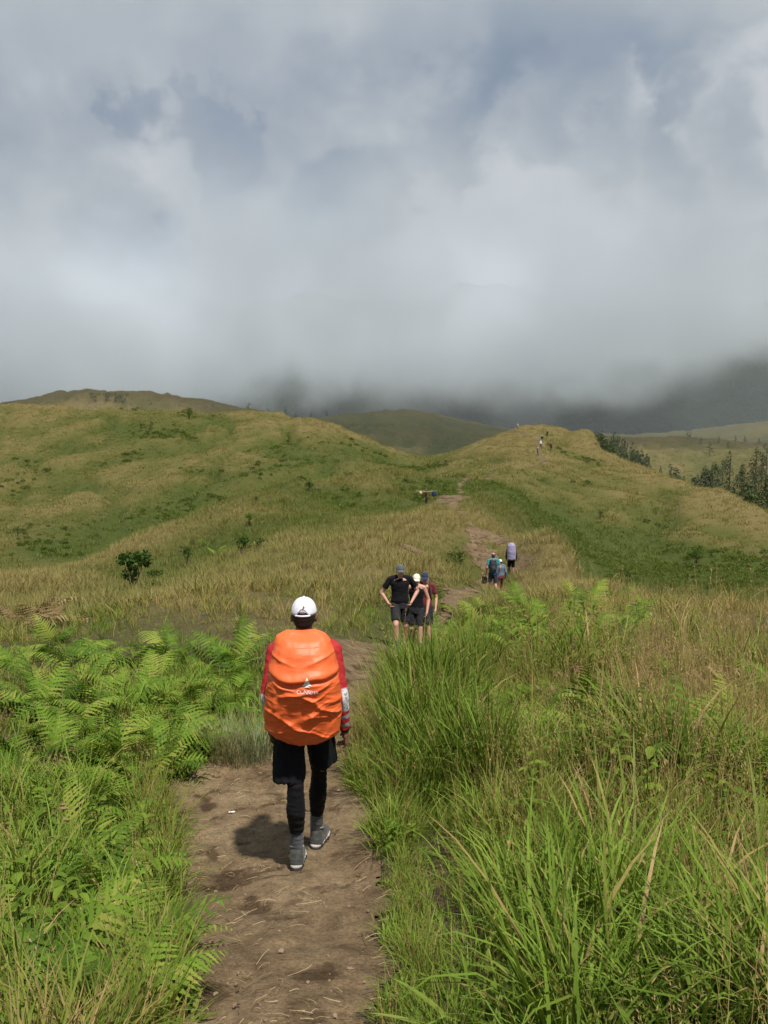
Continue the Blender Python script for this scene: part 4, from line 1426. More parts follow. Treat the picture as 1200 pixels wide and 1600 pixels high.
# ================================================================== vegetation
def mat_leaf(name, stops, mode='INSTANCER', transl=0.25, rough=0.6, spec=0.10, var=0.6, attr='tint'):
    m, t = new_mat(name)
    br = N(t, 'ShaderNodeAttribute', attribute_name='br').outputs['Fac']
    if mode != 'OBJECT':
        ti = N(t, 'ShaderNodeAttribute', attribute_name=attr, attribute_type=mode).outputs['Fac']
    else:
        ti = math_n(t, 'ADD', N(t, 'ShaderNodeObjectInfo').outputs['Random'], 0.0)
    fac = math_n(t, 'ADD', ti, math_n(t, 'MULTIPLY', math_n(t, 'SUBTRACT', br, 0.5), var))
    col = ramp(t, fac, stops)
    d = N(t, 'ShaderNodeBsdfPrincipled')
    L(t, col, d.inputs['Base Color'])
    d.inputs['Roughness'].default_value = rough
    d.inputs['Specular IOR Level'].default_value = spec
    tr = N(t, 'ShaderNodeBsdfTranslucent')
    L(t, mixc(t, 1.0, col, (1.25, 1.2, 0.7), 'MULTIPLY'), tr.inputs['Color'])
    mx = N(t, 'ShaderNodeMixShader')
    mx.inputs[0].default_value = transl
    L(t, d.outputs[0], mx.inputs[1])
    L(t, tr.outputs[0], mx.inputs[2])
    out_surface(t, mx.outputs[0])
    return m


GRASS_STOPS = [(0.0, (0.35, 0.25, 0.115)), (0.2, (0.27, 0.205, 0.070)), (0.4, (0.205, 0.200, 0.044)), (0.6, (0.138, 0.180, 0.026)), (0.8, (0.092, 0.152, 0.017)), (1.0, (0.175, 0.255, 0.036))]
M_GRASS = mat_leaf('grass_blades', GRASS_STOPS, mode='GEOMETRY')
M_FAR = mat_leaf('hill_grass', [(0.0, (0.285, 0.235, 0.095)), (0.25, (0.220, 0.195, 0.066)), (0.5, (0.172, 0.172, 0.048)), (0.75, (0.130, 0.150, 0.034)), (1.0, (0.095, 0.138, 0.024))], var=0.45)


def ribbon(base, az, lean, bend, length, w, segs, rng, twist=0.0, wprof=None):
    """a curved tapering blade: returns verts (2*(segs+1)) and quads"""
    t = np.linspace(0, 1, segs + 1)
    ang = lean + bend * t ** 1.4
    dl = length / segs
    hx = np.concatenate([[0], np.cumsum(np.sin(ang[:-1]) * dl)])
    hz = np.concatenate([[0], np.cumsum(np.cos(ang[:-1]) * dl)])
    wd = w * (np.interp(t, [0, .35, .8, 1], [.7, 1, .55, .04]) if wprof is None else np.interp(t, *wprof))
    sa = az + math.pi / 2 + twist * t
    cx, cyy = base[0] + np.cos(az) * hx, base[1] + np.sin(az) * hx
    ox, oy = np.cos(sa) * wd / 2, np.sin(sa) * wd / 2
    v = np.empty((2 * (segs + 1), 3))
    v[0::2] = np.stack([cx - ox, cyy - oy, base[2] + hz], -1)
    v[1::2] = np.stack([cx + ox, cyy + oy, base[2] + hz + 0.15 * wd * math.sin(az * 3)], -1)
    k = np.arange(segs) * 2
    f = np.stack([k, k + 1, k + 3, k + 2], -1)
    return v, f


ARR = {}


class MB:
    def __init__(self):
        self.v, self.f, self.b, self.n = [], [], [], 0

    def add(self, v, f, br):
        self.v.append(v)
        self.f.append(f + self.n)
        self.b.append(np.full(len(v), br))
        self.n += len(v)

    def mesh(self, name, mat, smooth=True):
        me = mesh_np(name, np.concatenate(self.v), np.concatenate(self.f), smooth)
        fattr(me, 'br', np.concatenate(self.b))
        ARR[name] = (np.concatenate(self.v), np.concatenate(self.f), np.concatenate(self.b))
        me.materials.append(mat)
        return me


def tuft(name, n, R, l0, l1, w0, w1, segs, lean, bend, mat, seed, stalks=0, stalk_l=1.0, dead=0.15):
    rng = np.random.default_rng(seed)
    mb = MB()
    for i in range(n):
        a = rng.uniform(0, 2 * math.pi)
        r = R * math.sqrt(rng.uniform(0, 1))
        az = a + rng.normal(0, 0.7)
        ln = rng.uniform(l0, l1)
        br = rng.uniform(0.25, 1.0)
        if rng.uniform() < dead:
            br = rng.uniform(-0.6, 0.0)
        v, f = ribbon((r * math.cos(a), r * math.sin(a), -0.04), az, abs(rng.normal(lean, lean * .6)), max(0.0, rng.normal(bend, bend * .5)), ln, rng.uniform(w0, w1), segs, rng, rng.normal(0, .8))
        mb.add(v, f, br)
    for i in range(stalks):
        a = rng.uniform(0, 2 * math.pi)
        r = R * math.sqrt(rng.uniform(0, 1))
        ln = stalk_l * rng.uniform(.75, 1.2)
        az = rng.uniform(0, 2 * math.pi)
        lean_, bend_ = abs(rng.normal(.12, .1)), abs(rng.normal(.35, .2))
        v, f = ribbon((r * math.cos(a), r * math.sin(a), -0.04), az, lean_, bend_, ln, max(0.003, w0 * .45), 5, rng, 0, ([0, 1], [1, .6]))
        mb.add(v, f, -0.35)
        top = (v[-2] + v[-1]) / 2
        dirv = (v[-1] + v[-2] - v[-3] - v[-4]) / 2
        dirv = dirv / (np.linalg.norm(dirv) + 1e-9)
        for k in range(7):
            p = top - dirv * (0.19 * ln * rng.uniform(0, 1))
            saz = rng.uniform(0, 2 * math.pi)
            sv, sf = ribbon(p, saz, rng.uniform(.3, 1.1), .5, rng.uniform(.014, .028) * (1 + 10 * w0), rng.uniform(.0035, .006) * (1 + 14 * w0), 2, rng, 0, ([0, .5, 1], [.3, 1, .1]))
            mb.add(sv, sf, rng.uniform(-.7, -.2))
    return mb.mesh(name, mat)


def scatter(name, xyz, rotz, scl, tint, idx, protos, tilt=None, kind='stuff', label=None):
    """one 'stuff' object: tufts instanced on the points by geometry nodes"""
    col = bpy.data.collections.new(name + '_tufts')
    for i, me in enumerate(protos):
        ob = bpy.data.objects.new('%s_tuft_%02d' % (name, i), me)
        col.objects.link(ob)
    n = len(xyz)
    me = bpy.data.meshes.new(name)
    me.vertices.add(n)
    me.vertices.foreach_set('co', np.asarray(xyz, np.float32).ravel())
    rot = np.zeros((n, 3), np.float32)
    rot[:, 2] = rotz
    if tilt is not None:
        rot[:, :2] = tilt
    a = me.attributes.new('rot', 'FLOAT_VECTOR', 'POINT')
    a.data.foreach_set('vector', rot.ravel())
    s3 = np.repeat(np.asarray(scl, np.float32)[:, None], 3, 1)
    a = me.attributes.new('scl', 'FLOAT_VECTOR', 'POINT')
    a.data.foreach_set('vector', s3.ravel())
    fattr(me, 'tint', tint)
    a = me.attributes.new('idx', 'INT', 'POINT')
    a.data.foreach_set('value', np.asarray(idx, np.int32))
    me.update()
    o = link(name, me, None, kind=kind, label=label)
    ng = bpy.data.node_groups.new(name, 'GeometryNodeTree')
    ng.interface.new_socket('Geometry', in_out='INPUT', socket_type='NodeSocketGeometry')
    ng.interface.new_socket('Geometry', in_out='OUTPUT', socket_type='NodeSocketGeometry')
    gi, go = ng.nodes.new('NodeGroupInput'), ng.nodes.new('NodeGroupOutput')
    ci = ng.nodes.new('GeometryNodeCollectionInfo')
    ci.inputs['Collection'].default_value = col
    ci.inputs['Separate Children'].default_value = True
    ci.inputs['Reset Children'].default_value = True
    ip = ng.nodes.new('GeometryNodeInstanceOnPoints')
    ip.inputs['Pick Instance'].default_value = True

    def na(nm, dt):
        k = ng.nodes.new('GeometryNodeInputNamedAttribute')
        k.data_type = dt
        k.inputs['Name'].default_value = nm
        return k.outputs['Attribute']
    e2r = ng.nodes.new('FunctionNodeEulerToRotation')
    ng.links.new(na('rot', 'FLOAT_VECTOR'), e2r.inputs[0])
    ng.links.new(gi.outputs[0], ip.inputs['Points'])
    ng.links.new(ci.outputs[0], ip.inputs['Instance'])
    ng.links.new(na('idx', 'INT'), ip.inputs['Instance Index'])
    ng.links.new(e2r.outputs[0], ip.inputs['Rotation'])
    ng.links.new(na('scl', 'FLOAT_VECTOR'), ip.inputs['Scale'])
    ng.links.new(ip.outputs[0], go.inputs[0])
    md = o.modifiers.new('scatter', 'NODES')
    md.node_group = ng
    return o


def realize(name, xyz, rotz, scl, tint, idx, protos, mat, tilt, label):
    """the same, as real blades in one mesh (fast to trace where tufts overlap)"""
    vs, fs, bs, ts, off = [], [], [], [], 0
    for p, me in enumerate(protos):
        v, f, b = ARR[me.name]
        k = np.nonzero(idx == p)[0]
        if not len(k):
            continue
        cz, sz = np.cos(rotz[k])[:, None], np.sin(rotz[k])[:, None]
        sx, sy = scl[k][:, None], scl[k][:, None]
        x = (v[None, :, 0] * cz - v[None, :, 1] * sz) * sx
        y = (v[None, :, 0] * sz + v[None, :, 1] * cz) * sx
        z = v[None, :, 2] * sx
        x, y = x + z * tilt[k, :1], y + z * tilt[k, 1:]
        q = np.stack([x + xyz[k, :1], y + xyz[k, 1:2], z + xyz[k, 2:]], -1).reshape(-1, 3)
        vs.append(q)
        fs.append((f[None] + (np.arange(len(k)) * len(v))[:, None, None]).reshape(-1, 4) + off)
        bs.append(np.tile(b, len(k)))
        ts.append(np.repeat(tint[k], len(v)))
        off += len(q)
    me = mesh_np(name, np.concatenate(vs), np.concatenate(fs))
    fattr(me, 'br', np.concatenate(bs))
    fattr(me, 'tint', np.concatenate(ts))
    return link(name, me, mat, kind='stuff', label=label)


def sample(n, r0, r1, pw=1.0, half=0.60):
    """points ahead of the camera between two distances; pw<2 puts more of them near"""
    u = RNG.uniform(0, 1, n)
    r = (r0 ** pw + u * (r1 ** pw - r0 ** pw)) ** (1 / pw)
    th = RNG.uniform(-half, half, n)
    return r * np.sin(th), r * np.cos(th)


# ---- near grass
T_FINE = [tuft('fine_grass_%d' % i, 17, .13, .22, .58, .006, .012, 4, .34, 1.0, M_GRASS, 100 + i, stalks=(0, 1, 2, 0)[i], stalk_l=.75, dead=.2) for i in range(4)]
T_LONG = [tuft('long_grass_%d' % i, 13, .11, .5, .95, .010, .022, 5, .25, 1.2, M_GRASS, 200 + i, stalks=(0, 0, 2)[i], stalk_l=1.0, dead=.22) for i in range(3)]
T_UP = [tuft('upright_grass_%d' % i, 17, .13, .5, .95, .009, .019, 4, .15, .55, M_GRASS, 300 + i, dead=.06) for i in range(3)]
T_DRY = [tuft('dry_grass_%d' % i, 13, .14, .25, .6, .005, .009, 4, .35, 1.0, M_GRASS, 400 + i, stalks=3, stalk_l=.85, dead=.65) for i in range(3)]
T_LOW = [tuft('low_herb_%d' % i, 20, .15, .08, .26, .014, .034, 2, .6, .9, M_GRASS, 450 + i, dead=.1) for i in range(3)]
PN = T_FINE + T_LONG + T_UP + T_DRY + T_LOW


def near_scatter():
    xs, ys, sc, ti, ix = [], [], [], [], []

    def put(x, y, s, t, i):
        xs.append(x); ys.append(y); sc.append(s); ti.append(t); ix.append(i)
    x, y = sample(8300, 1.5, 10.5, 1.6)
    x2, y2 = sample(5000, 10.5, 24, 1.8)
    xe, ye = sample(16000, 1.8, 11, 1.3)                 # extra low growth that creeps over the trail edge
    te = trail_dist(xe, ye)
    ke = (te > .02) & (te < .20)
    xe, ye = xe[ke][:900], ye[ke][:900]
    x, y = np.concatenate([x, x2, xe]), np.concatenate([y, y2, ye])
    td = trail_dist(x, y)
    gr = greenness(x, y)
    pat = fbm(x / 1.7, y / 1.7, 51, 3)
    pat2 = fbm(x / 2.6 + 9, y / 2.6, 52, 3)
    hgt = 1 + .38 * fbm(x / .9, y / .9, 53, 3)
    gapn = fbm(x / .55, y / .55, 54, 2)
    u = RNG.uniform(0, 1, len(x))
    u2 = RNG.uniform(0, 1, len(x))
    for i in range(len(x)):
        d = td[i]
        if d < 0.03:
            continue
        near_edge = d < 0.20
        right = x[i] > -0.2 + 0.04 * y[i]
        strip = right and 5.6 < y[i] < 15.5 and 0.05 < d < (1.0 + 0.1 * (y[i] - 6))
        thicket = (not right) and 5.2 < y[i] < 14 and d > .15
        s = RNG.uniform(.75, 1.2) * hgt[i]
        t = gr[i] + RNG.normal(.03, .12)
        if near_edge:
            k = 14 + int(u2[i] * 3) if u[i] < .4 else (10 + int(u2[i] * 3) if u[i] < .65 else int(u2[i] * 4))
            s *= .72
            t -= .08
        elif strip:
            k = 7 + int(u2[i] * 3) if u[i] < .75 else 4 + int(u2[i] * 3)
            t = .66 + .14 * pat[i] + RNG.normal(0, .07)
        elif gapn[i] < -.12 and u[i] < .8:
            if u[i] < .3:                      # hollows between the clumps: low leaves only
                k = 14 + int(u2[i] * 3)
                t += .05
            else:
                continue
        else:
            lowp = .34 if not right else .16
            if u[i] < lowp:
                k = 14 + int(u2[i] * 3)
                t += .15
            elif pat[i] > .30:
                k = 4 + int(u2[i] * 3)
            elif pat2[i] > .12 and u[i] < .8:
                k = 10 + int(u2[i] * 3)
                t -= .15
            elif u[i] < .82:
                k = int(u2[i] * 4)
            else:
                k = 10 + int(u2[i] * 3) if right else 4 + int(u2[i] * 3)
            if thicket:
                if u2[i] < .45 and y[i] > 6:
                    continue
                s *= .55
                t += .12
            elif not right and y[i] < 5.2:
                if u2[i] < .22:
                    continue
                s *= .56
            if right and 3.4 < y[i] < 5.2 and d < .45:
                s *= .7
            if right and y[i] < 9:
                s *= .82
            if d < .6:
                s *= .8
        if right and y[i] < 5.0 and d < .55:
            s *= .42 + .75 * d
        if y[i] < 3.4 and k in (1, 2, 6, 10, 11, 12) and gapn[i] < .15:
            k = 0 if u2[i] < .5 else 3
        if right and y[i] > 3.4 and d > .5 and RNG.uniform() < .09:
            k = 10 + int(u2[i] * 3)
            s *= 1.15
        if y[i] > 14:
            t -= .10
        if y[i] > 10:
            f_ = min(1., (y[i] - 10) / 4)
            s *= 1 - f_ * (.24 if right else .45)
        if right and x[i] / y[i] > .30 and 4.5 < y[i] < 15 and RNG.uniform() < .13:
            k, t = 10 + int(u2[i] * 3), t - .15
            s *= 1.25
        if 10.3 < y[i] < 17.5 and abs(x[i] - .028 * y[i]) < .55 + .25 * (y[i] > 14):
            s *= .5                            # trodden round the hikers on the trail
        put(x[i], y[i], s, t, k)
    xs_, ys_ = np.array(xs), np.array(ys)
    z = ground(xs_, ys_)
    n = len(xs_)
    return realize('grass', np.stack([xs_, ys_, z], -1), RNG.uniform(0, 6.28, n), np.array(sc), np.clip(np.array(ti), 0, 1), np.array(ix), PN, M_GRASS,
                   RNG.normal(0, .10, (n, 2)), 'tall green and straw-coloured grass beside the trail')


near_scatter()

# ---- mid and far grass on the hills
T_MID = [tuft('mid_grass_%d' % i, 18, .38, .30, .75, .014, .030, 3, .4, .8, M_FAR, 500 + i, stalks=(2, 0, 3)[i], stalk_l=.85, dead=.3) for i in range(3)]
T_FAR = [tuft('far_grass_%d' % i, 18, .9, .35, .85, .045, .10, 2, .5, .8, M_FAR, 600 + i, dead=.3) for i in range(4)]


def hill_scatter(name, n, r0, r1, pw, protos, s0, s1, label):
    x, y = sample(n, r0, r1, pw)
    td = trail_dist(x, y)
    k = td > (0.12 if r1 < 100 else .3)
    x, y = x[k], y[k]
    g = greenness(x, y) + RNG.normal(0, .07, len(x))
    thin = fbm(x / 5, y / 5, 91, 3)
    k = RNG.uniform(-1, 1, len(x)) < thin * 1.2 + .55
    x, y, g = x[k], y[k], g[k]
    z = ground(x, y)
    m = len(x)
    sc = RNG.uniform(s0, s1, m) * (1 + .35 * fbm(x / 7, y / 7, 92, 3))
    return scatter(name, np.stack([x, y, z], -1), RNG.uniform(0, 6.28, m), sc, np.clip(g, 0, 1), RNG.integers(0, len(protos), m), protos,
                   RNG.normal(0, .1, (m, 2)), label=label)


hill_scatter('ridge_grass', 38000, 20, 90, 1.6, T_MID, .42, .85, 'dry olive grass covering the near ridge and its flanks')
hill_scatter('hillside_grass', 120000, 80, 420, 1.6, T_FAR, .38, .8, 'dry grass covering the hills across the valley')


# ---- dark low scrub in the hollows of the hills
M_SCRUB = mat_leaf('scrub_leaf', [(0.0, (0.055, 0.062, 0.018)), (.5, (0.070, 0.095, 0.020)), (1.0, (0.105, 0.145, 0.028))], var=.6)


def scrub_mesh(name, seed):
    rng = np.random.default_rng(seed)
    mb = MB()
    for i in range(90):
        d = rng.normal(0, 1, 3)
        d /= np.linalg.norm(d)
        p = np.array([d[0] * .5, d[1] * .5, abs(d[2]) * .42 + .05]) * rng.uniform(.5, 1.0)
        a_ = rng.normal(0, 1, 3)
        a_ /= np.linalg.norm(a_)
        b_ = np.cross(a_, rng.normal(0, 1, 3))
        b_ /= np.linalg.norm(b_)
        s_ = rng.uniform(.05, .13)
        mb.add(np.array([p - a_ * s_, p + b_ * s_ * .5, p + a_ * s_, p - b_ * s_ * .5]), np.array([[0, 1, 2, 3]]), rng.uniform(0, 1))
    return mb.mesh(name, M_SCRUB, False)


SCR = [scrub_mesh('scrub_%d' % i, 940 + i) for i in range(3)]
x, y = sample(30000, 24, 330, 1.5)
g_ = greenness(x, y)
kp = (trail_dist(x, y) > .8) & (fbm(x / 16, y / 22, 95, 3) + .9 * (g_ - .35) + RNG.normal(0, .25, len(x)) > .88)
x, y, g_ = x[kp], y[kp], g_[kp]
scatter('hill_scrub', np.stack([x, y, ground(x, y)], -1), RNG.uniform(0, 6.28, len(x)), RNG.uniform(.35, 1.0, len(x)) * (1 + y / 260), np.clip(g_, 0, 1), RNG.integers(0, 3, len(x)), SCR,
        RNG.normal(0, .1, (len(x), 2)), label='low dark green scrub in the hollows of the hills')


# ================================================================== single plants
FERN_STOPS = [(0.0, (0.060, 0.110, 0.013)), (0.35, (0.100, 0.178, 0.019)), (0.7, (0.148, 0.238, 0.026)), (1.0, (0.24, 0.27, 0.05))]
M_FERN = mat_leaf('fern_green', FERN_STOPS, mode='OBJECT', transl=.28, var=.9)
M_DEADFERN = mat_leaf('fern_dead', [(0, (0.14, 0.088, 0.042)), (1, (0.29, 0.205, 0.105))], mode='OBJECT', transl=.15, var=.6)
M_HERB = mat_leaf('herb_leaf', [(0.0, (0.095, 0.160, 0.018)), (1.0, (0.205, 0.280, 0.038))], mode='OBJECT', transl=.4, var=.5)
M_BLADE = mat_leaf('broad_blade', [(0.0, (0.13, 0.20, 0.035)), (0.6, (0.21, 0.27, 0.05)), (1.0, (0.33, 0.36, 0.14))], mode='OBJECT', transl=.4, var=.4)
M_PALE = mat_leaf('pale_tussock', [(0.0, (0.33, 0.28, 0.13)), (0.35, (0.21, 0.24, 0.12)), (1.0, (0.16, 0.22, 0.13))], mode='OBJECT', transl=.25, var=1.2)
M_SHRUB = mat_leaf('shrub_leaf', [(0.0, (0.030, 0.070, 0.012)), (1.0, (0.085, 0.140, 0.022))], mode='OBJECT', transl=.3, var=.8)
M_CASU = mat_leaf('casuarina_needles', [(0.0, (0.028, 0.046, 0.020)), (1.0, (0.080, 0.105, 0.038))], mode='OBJECT', transl=.2, var=.9)
M_WOOD = mat_cloth('stem_wood', (0.085, 0.06, 0.04), .9, .1, .3, 8)


def frond_mesh(name, mat, seed, pairs=15, droop=1.0, ragged=0.0):
    """an arching fern frond of length 1 along +x: rachis and toothed pinnae"""
    rng = np.random.default_rng(seed)
    mb = MB()
    ts = np.linspace(0, 1, 13)
    ang = .95 - droop * 1.25 * ts ** 1.3
    dl = 1 / 12
    cx = np.concatenate([[0], np.cumsum(np.cos(ang[:-1]) * dl)])
    cz = np.concatenate([[0], np.cumsum(np.sin(ang[:-1]) * dl)])
    w = np.interp(ts, [0, 1], [.010, .003])
    v = np.empty((26, 3))
    v[0::2] = np.stack([cx, -w, cz], -1)
    v[1::2] = np.stack([cx, w, cz], -1)
    k = np.arange(12) * 2
    mb.add(v, np.stack([k, k + 1, k + 3, k + 2], -1), .2)
    for i in range(pairs):
        t = .22 + .76 * i / (pairs - 1)
        px, pz = np.interp(t, ts, cx), np.interp(t, ts, cz)
        a = np.interp(t, ts, ang)
        ln = .30 * np.interp(t, [.2, .32, .5, .8, 1], [.75, 1, .92, .48, .08]) * rng.uniform(.88, 1.1)
        for s in (-1, 1):
            if rng.uniform() < ragged:
                continue
            fw = rng.uniform(.45, .65)
            d = np.array([math.cos(a) * math.sin(fw), s * math.cos(fw), math.sin(a) * math.sin(fw) - .10 - rng.uniform(0, .2)])
            d /= np.linalg.norm(d)
            sd = np.array([math.cos(a), 0, math.sin(a)])
            nt = 5
            wd = .033 * (ln / .30) ** .5 + .006
            vv, ff = [], []
            for q in range(nt + 1):
                f = q / nt
                c = np.array([px, 0, pz]) + d * ln * f + np.array([0, 0, -.05 * f * f * ln / .3])
                hw = wd * (1 - f) ** .7 * (1 if q < nt else 0) + .0015
                vv += [c - sd * hw, c + sd * hw * .9]
            # teeth: pull the middle of each cell inwards by doubling the rows
            vv = np.array(vv)
            rows = []
            for q in range(nt):
                m0 = vv[2 * q:2 * q + 2]
                m1 = vv[2 * q + 2:2 * q + 4]
                rows += [m0, (m0 + m1) / 2 * .5 + (m0.mean(0) + m1.mean(0)) / 2 * .5]
            rows.append(vv[-2:])
            vv = np.concatenate(rows)
            kk = np.arange(len(rows) - 1) * 2
            mb.add(vv, np.stack([kk, kk + 1, kk + 3, kk + 2], -1), rng.uniform(.2, .9))
    return mb.mesh(name, mat)


FRONDS = [frond_mesh('frond_%d' % i, M_FERN, 700 + i, (14, 13, 15, 12, 16)[i], (.7, 1.0, 1.3, .9, 1.6)[i], (0, .05, 0, .15, .04)[i]) for i in range(5)]
DEADF = [frond_mesh('dead_frond_%d' % i, M_DEADFERN, 720 + i, 11, 1.5 + .3 * i, .25) for i in range(2)]


def fern(px, py, size, label, group, nf=6, meshes=FRONDS, base=None, name='fern'):
    g = gpt(px, py) if base is None else base
    t = thing(name, g + Vector((0, 0, -.02)), label, 'fern', group, random.uniform(0, 6.28))
    for i in range(nf):
        f = link('frond', random.choice(meshes), None, t)
        f.rotation_euler = (random.gauss(0, .35), random.gauss(.05, .32), i * 6.283 / nf + random.gauss(0, .3))
        s = size * random.uniform(.5, 1.2)
        f.scale = (s, s * random.uniform(.85, 1.1), s)
    return t


def scatter_px(rect, n, fn):
    """n spots inside a rectangle of the photograph, spaced apart"""
    out = []
    tries = 0
    while len(out) < n and tries < n * 30:
        tries += 1
        q = (random.uniform(rect[0], rect[2]), random.uniform(rect[1], rect[3]))
        g = gpt(*q)
        if trail_dist(np.array([g.x]), np.array([g.y]))[0] < .12:
            continue
        if all(((q[0] - o[0]) / (rect[2] - rect[0])) ** 2 + ((q[1] - o[1]) / (rect[3] - rect[1])) ** 2 > .35 / n for o in out):
            out.append(q)
    for q in out:
        fn(*q)


GL = 'ferns in the thicket left of the trail'
LL = 'green fern among others in the thicket left of the trail behind the front hiker'
scatter_px((40, 1005, 385, 1235), 64, lambda x, y: fern(x, y, random.uniform(.5, .78), LL, GL, random.randint(6, 8)))
scatter_px((-40, 1040, 130, 1300), 14, lambda x, y: fern(x, y, random.uniform(.5, .75), 'green fern at the far left edge of the picture among grass', 'ferns at the left edge', 5))
fern(205, 1395, .66, 'single bright fern at the left of the trail, level with the hiker\'s shoes', None, 5)
scatter_px((100, 1520, 240, 1640), 6, lambda x, y: fern(x, y, random.uniform(.42, .55), 'low fern in the bottom left corner beside the trail', 'ferns in the bottom left corner', 6))
GR = 'ferns and bracken on the right bank'
scatter_px((680, 940, 980, 1075), 34, lambda x, y: fern(x, y, random.uniform(.8, 1.15), 'fern in the green patch right of the hikers coming uphill', 'ferns right of the approaching hikers', random.randint(5, 7)))
scatter_px((700, 1085, 1060, 1260), 26, lambda x, y: fern(x, y, random.uniform(.7, .95), 'fern half sunk in the tall grass right of the trail', GR, 5))
scatter_px((1060, 1100, 1230, 1280), 12, lambda x, y: fern(x, y, random.uniform(.7, .9), 'fern by the right edge of the picture in tall grass', 'ferns at the right edge', 5))
scatter_px((860, 1000, 1080, 1110), 12, lambda x, y: fern(x, y, random.uniform(.7, 1.0), 'dead brown fern in the grass on the right', 'dead brown ferns on the right bank', 6, DEADF, name='dead_fern'))
scatter_px((1090, 985, 1200, 1120), 5, lambda x, y: fern(x, y, random.uniform(.4, .6), 'dead brown fern near the right edge of the picture', 'dead brown ferns at the right edge', 6, DEADF, name='dead_fern'))
scatter_px((5, 962, 100, 985), 7, lambda x, y: fern(x, y, random.uniform(.9, 1.3), 'withered brown bracken over the dark hollow on the left', 'withered bracken over the hollow', 7, DEADF, name='dead_fern'))
scatter_px((20, 1100, 250, 1330), 8, lambda x, y: fern(x, y, random.uniform(.4, .6), 'withered brown fern among the green ones left of the trail', 'dead ferns left of the trail', 5, DEADF, name='dead_fern'))
scatter_px((0, 1270, 250, 1560), 16, lambda x, y: fern(x, y, random.uniform(.45, .65), 'fern in the mixed growth left of the trail, nearer than the thicket', 'ferns in the near left growth', 6))
fern(338, 868, 1.5, 'big yellow-green fern on the far slope left of the trail', None, 7)
scatter_px((550, 1190, 640, 1330), 5, lambda x, y: fern(x, y, random.uniform(.28, .4), 'small dark fern hanging over the right edge of the trail', 'small ferns on the right trail edge', 6))


def leaf_mesh(name, mat, seed, L_=1.0, W_=.36):
    """a folded leaf along +x with a drooping tip and a wavy edge"""
    rng = np.random.default_rng(seed)
    n = 6
    v, f = [], []
    for i in range(n + 1):
        t = i / n
        hw = W_ * L_ / 2 * math.sin(math.pi * min(1, t * .97 + .03)) ** .8 * (1 + .08 * (i % 2))
        z = (.18 * math.sin(t * 2.2) - .28 * t * t) * L_
        v += [(t * L_, -hw, z + .22 * hw), (t * L_, 0, z), (t * L_, hw, z + .22 * hw)]
    for i in range(n):
        for j in (0, 1):
            a_ = i * 3 + j
            f.append((a_, a_ + 1, a_ + 4, a_ + 3))
    mb = MB()
    mb.add(np.array(v), np.array(f), .5)
    return mb.mesh(name, mat)


LEAVES = [leaf_mesh('leaf_%d' % i, M_HERB, 740 + i, 1.0, (.30, .40, .5)[i]) for i in range(3)]


def herb(px, py, h, label, group, n=12, leaf=.11, base=None):
    g = gpt(px, py) if base is None else base
    t = thing('leafy_herb', g + Vector((0, 0, -.02)), label, 'herb', group, random.uniform(0, 6.28))
    st = link('stem', blob('stem', [prim_cap((0, 0, 0), .006, (.01, .01, h * .5), .005), prim_cap((.01, .01, h * .5), .005, (0, .02, h), .003)], .004, 0, M_HERB), M_HERB, t)
    fattr(st.data, 'br', np.full(len(st.data.vertices), .3))
    for i in range(n):
        u_ = (i + .6) / n
        lf = link('leaf', random.choice(LEAVES), None, t)
        lf.location = (.01, .012, h * (.25 + .75 * u_))
        s = leaf * random.uniform(.8, 1.25) * (1.15 - .45 * u_)
        lf.scale = (s, s, s)
        lf.rotation_euler = (random.gauss(0, .15), -.35 * u_ + random.gauss(.05, .2), i * 2.4 + random.gauss(0, .2))
    return t


scatter_px((20, 1420, 190, 1560), 6, lambda x, y: herb(x, y, random.uniform(.30, .45), 'leafy bright green herb at lower left near the trail', 'leafy herbs at the lower left', 12, .12))
scatter_px((0, 1300, 120, 1420), 4, lambda x, y: herb(x, y, random.uniform(.35, .5), 'leafy herb at the left edge beside a small white flower', 'leafy herbs at the left edge', 12, .11))
scatter_px((30, 1220, 240, 1420), 8, lambda x, y: herb(x, y, random.uniform(.3, .45), 'leafy weed in the growth left of the trail beside the hiker', 'leafy weeds left of the trail', 13, .10))
scatter_px((765, 995, 830, 1045), 6, lambda x, y: herb(x, y, random.uniform(.45, .7), 'broad-leaved bright green weed on the right bank among ferns', 'broad-leaved weeds on the right bank', 16, .22))
scatter_px((690, 960, 900, 1060), 10, lambda x, y: herb(x, y, random.uniform(.5, .75), 'bushy bright weed among the ferns right of the approaching hikers', 'bushy weeds among the right-hand ferns', 18, .2))
scatter_px((880, 960, 1010, 1010), 5, lambda x, y: herb(x, y, random.uniform(.45, .7), 'leafy weed at the crest of the right bank', 'leafy weeds at the crest of the right bank', 15, .22))
scatter_px((720, 1080, 1180, 1330), 14, lambda x, y: herb(x, y, random.uniform(.35, .55), 'leafy weed standing in the tall grass right of the trail', 'leafy weeds in the tall grass', 14, .13))
scatter_px((545, 1215, 650, 1330), 7, lambda x, y: herb(x, y, random.uniform(.15, .26), 'small-leaved herb on the right edge of the trail by the hiker', 'small-leaved herbs on the trail edge', 14, .065))


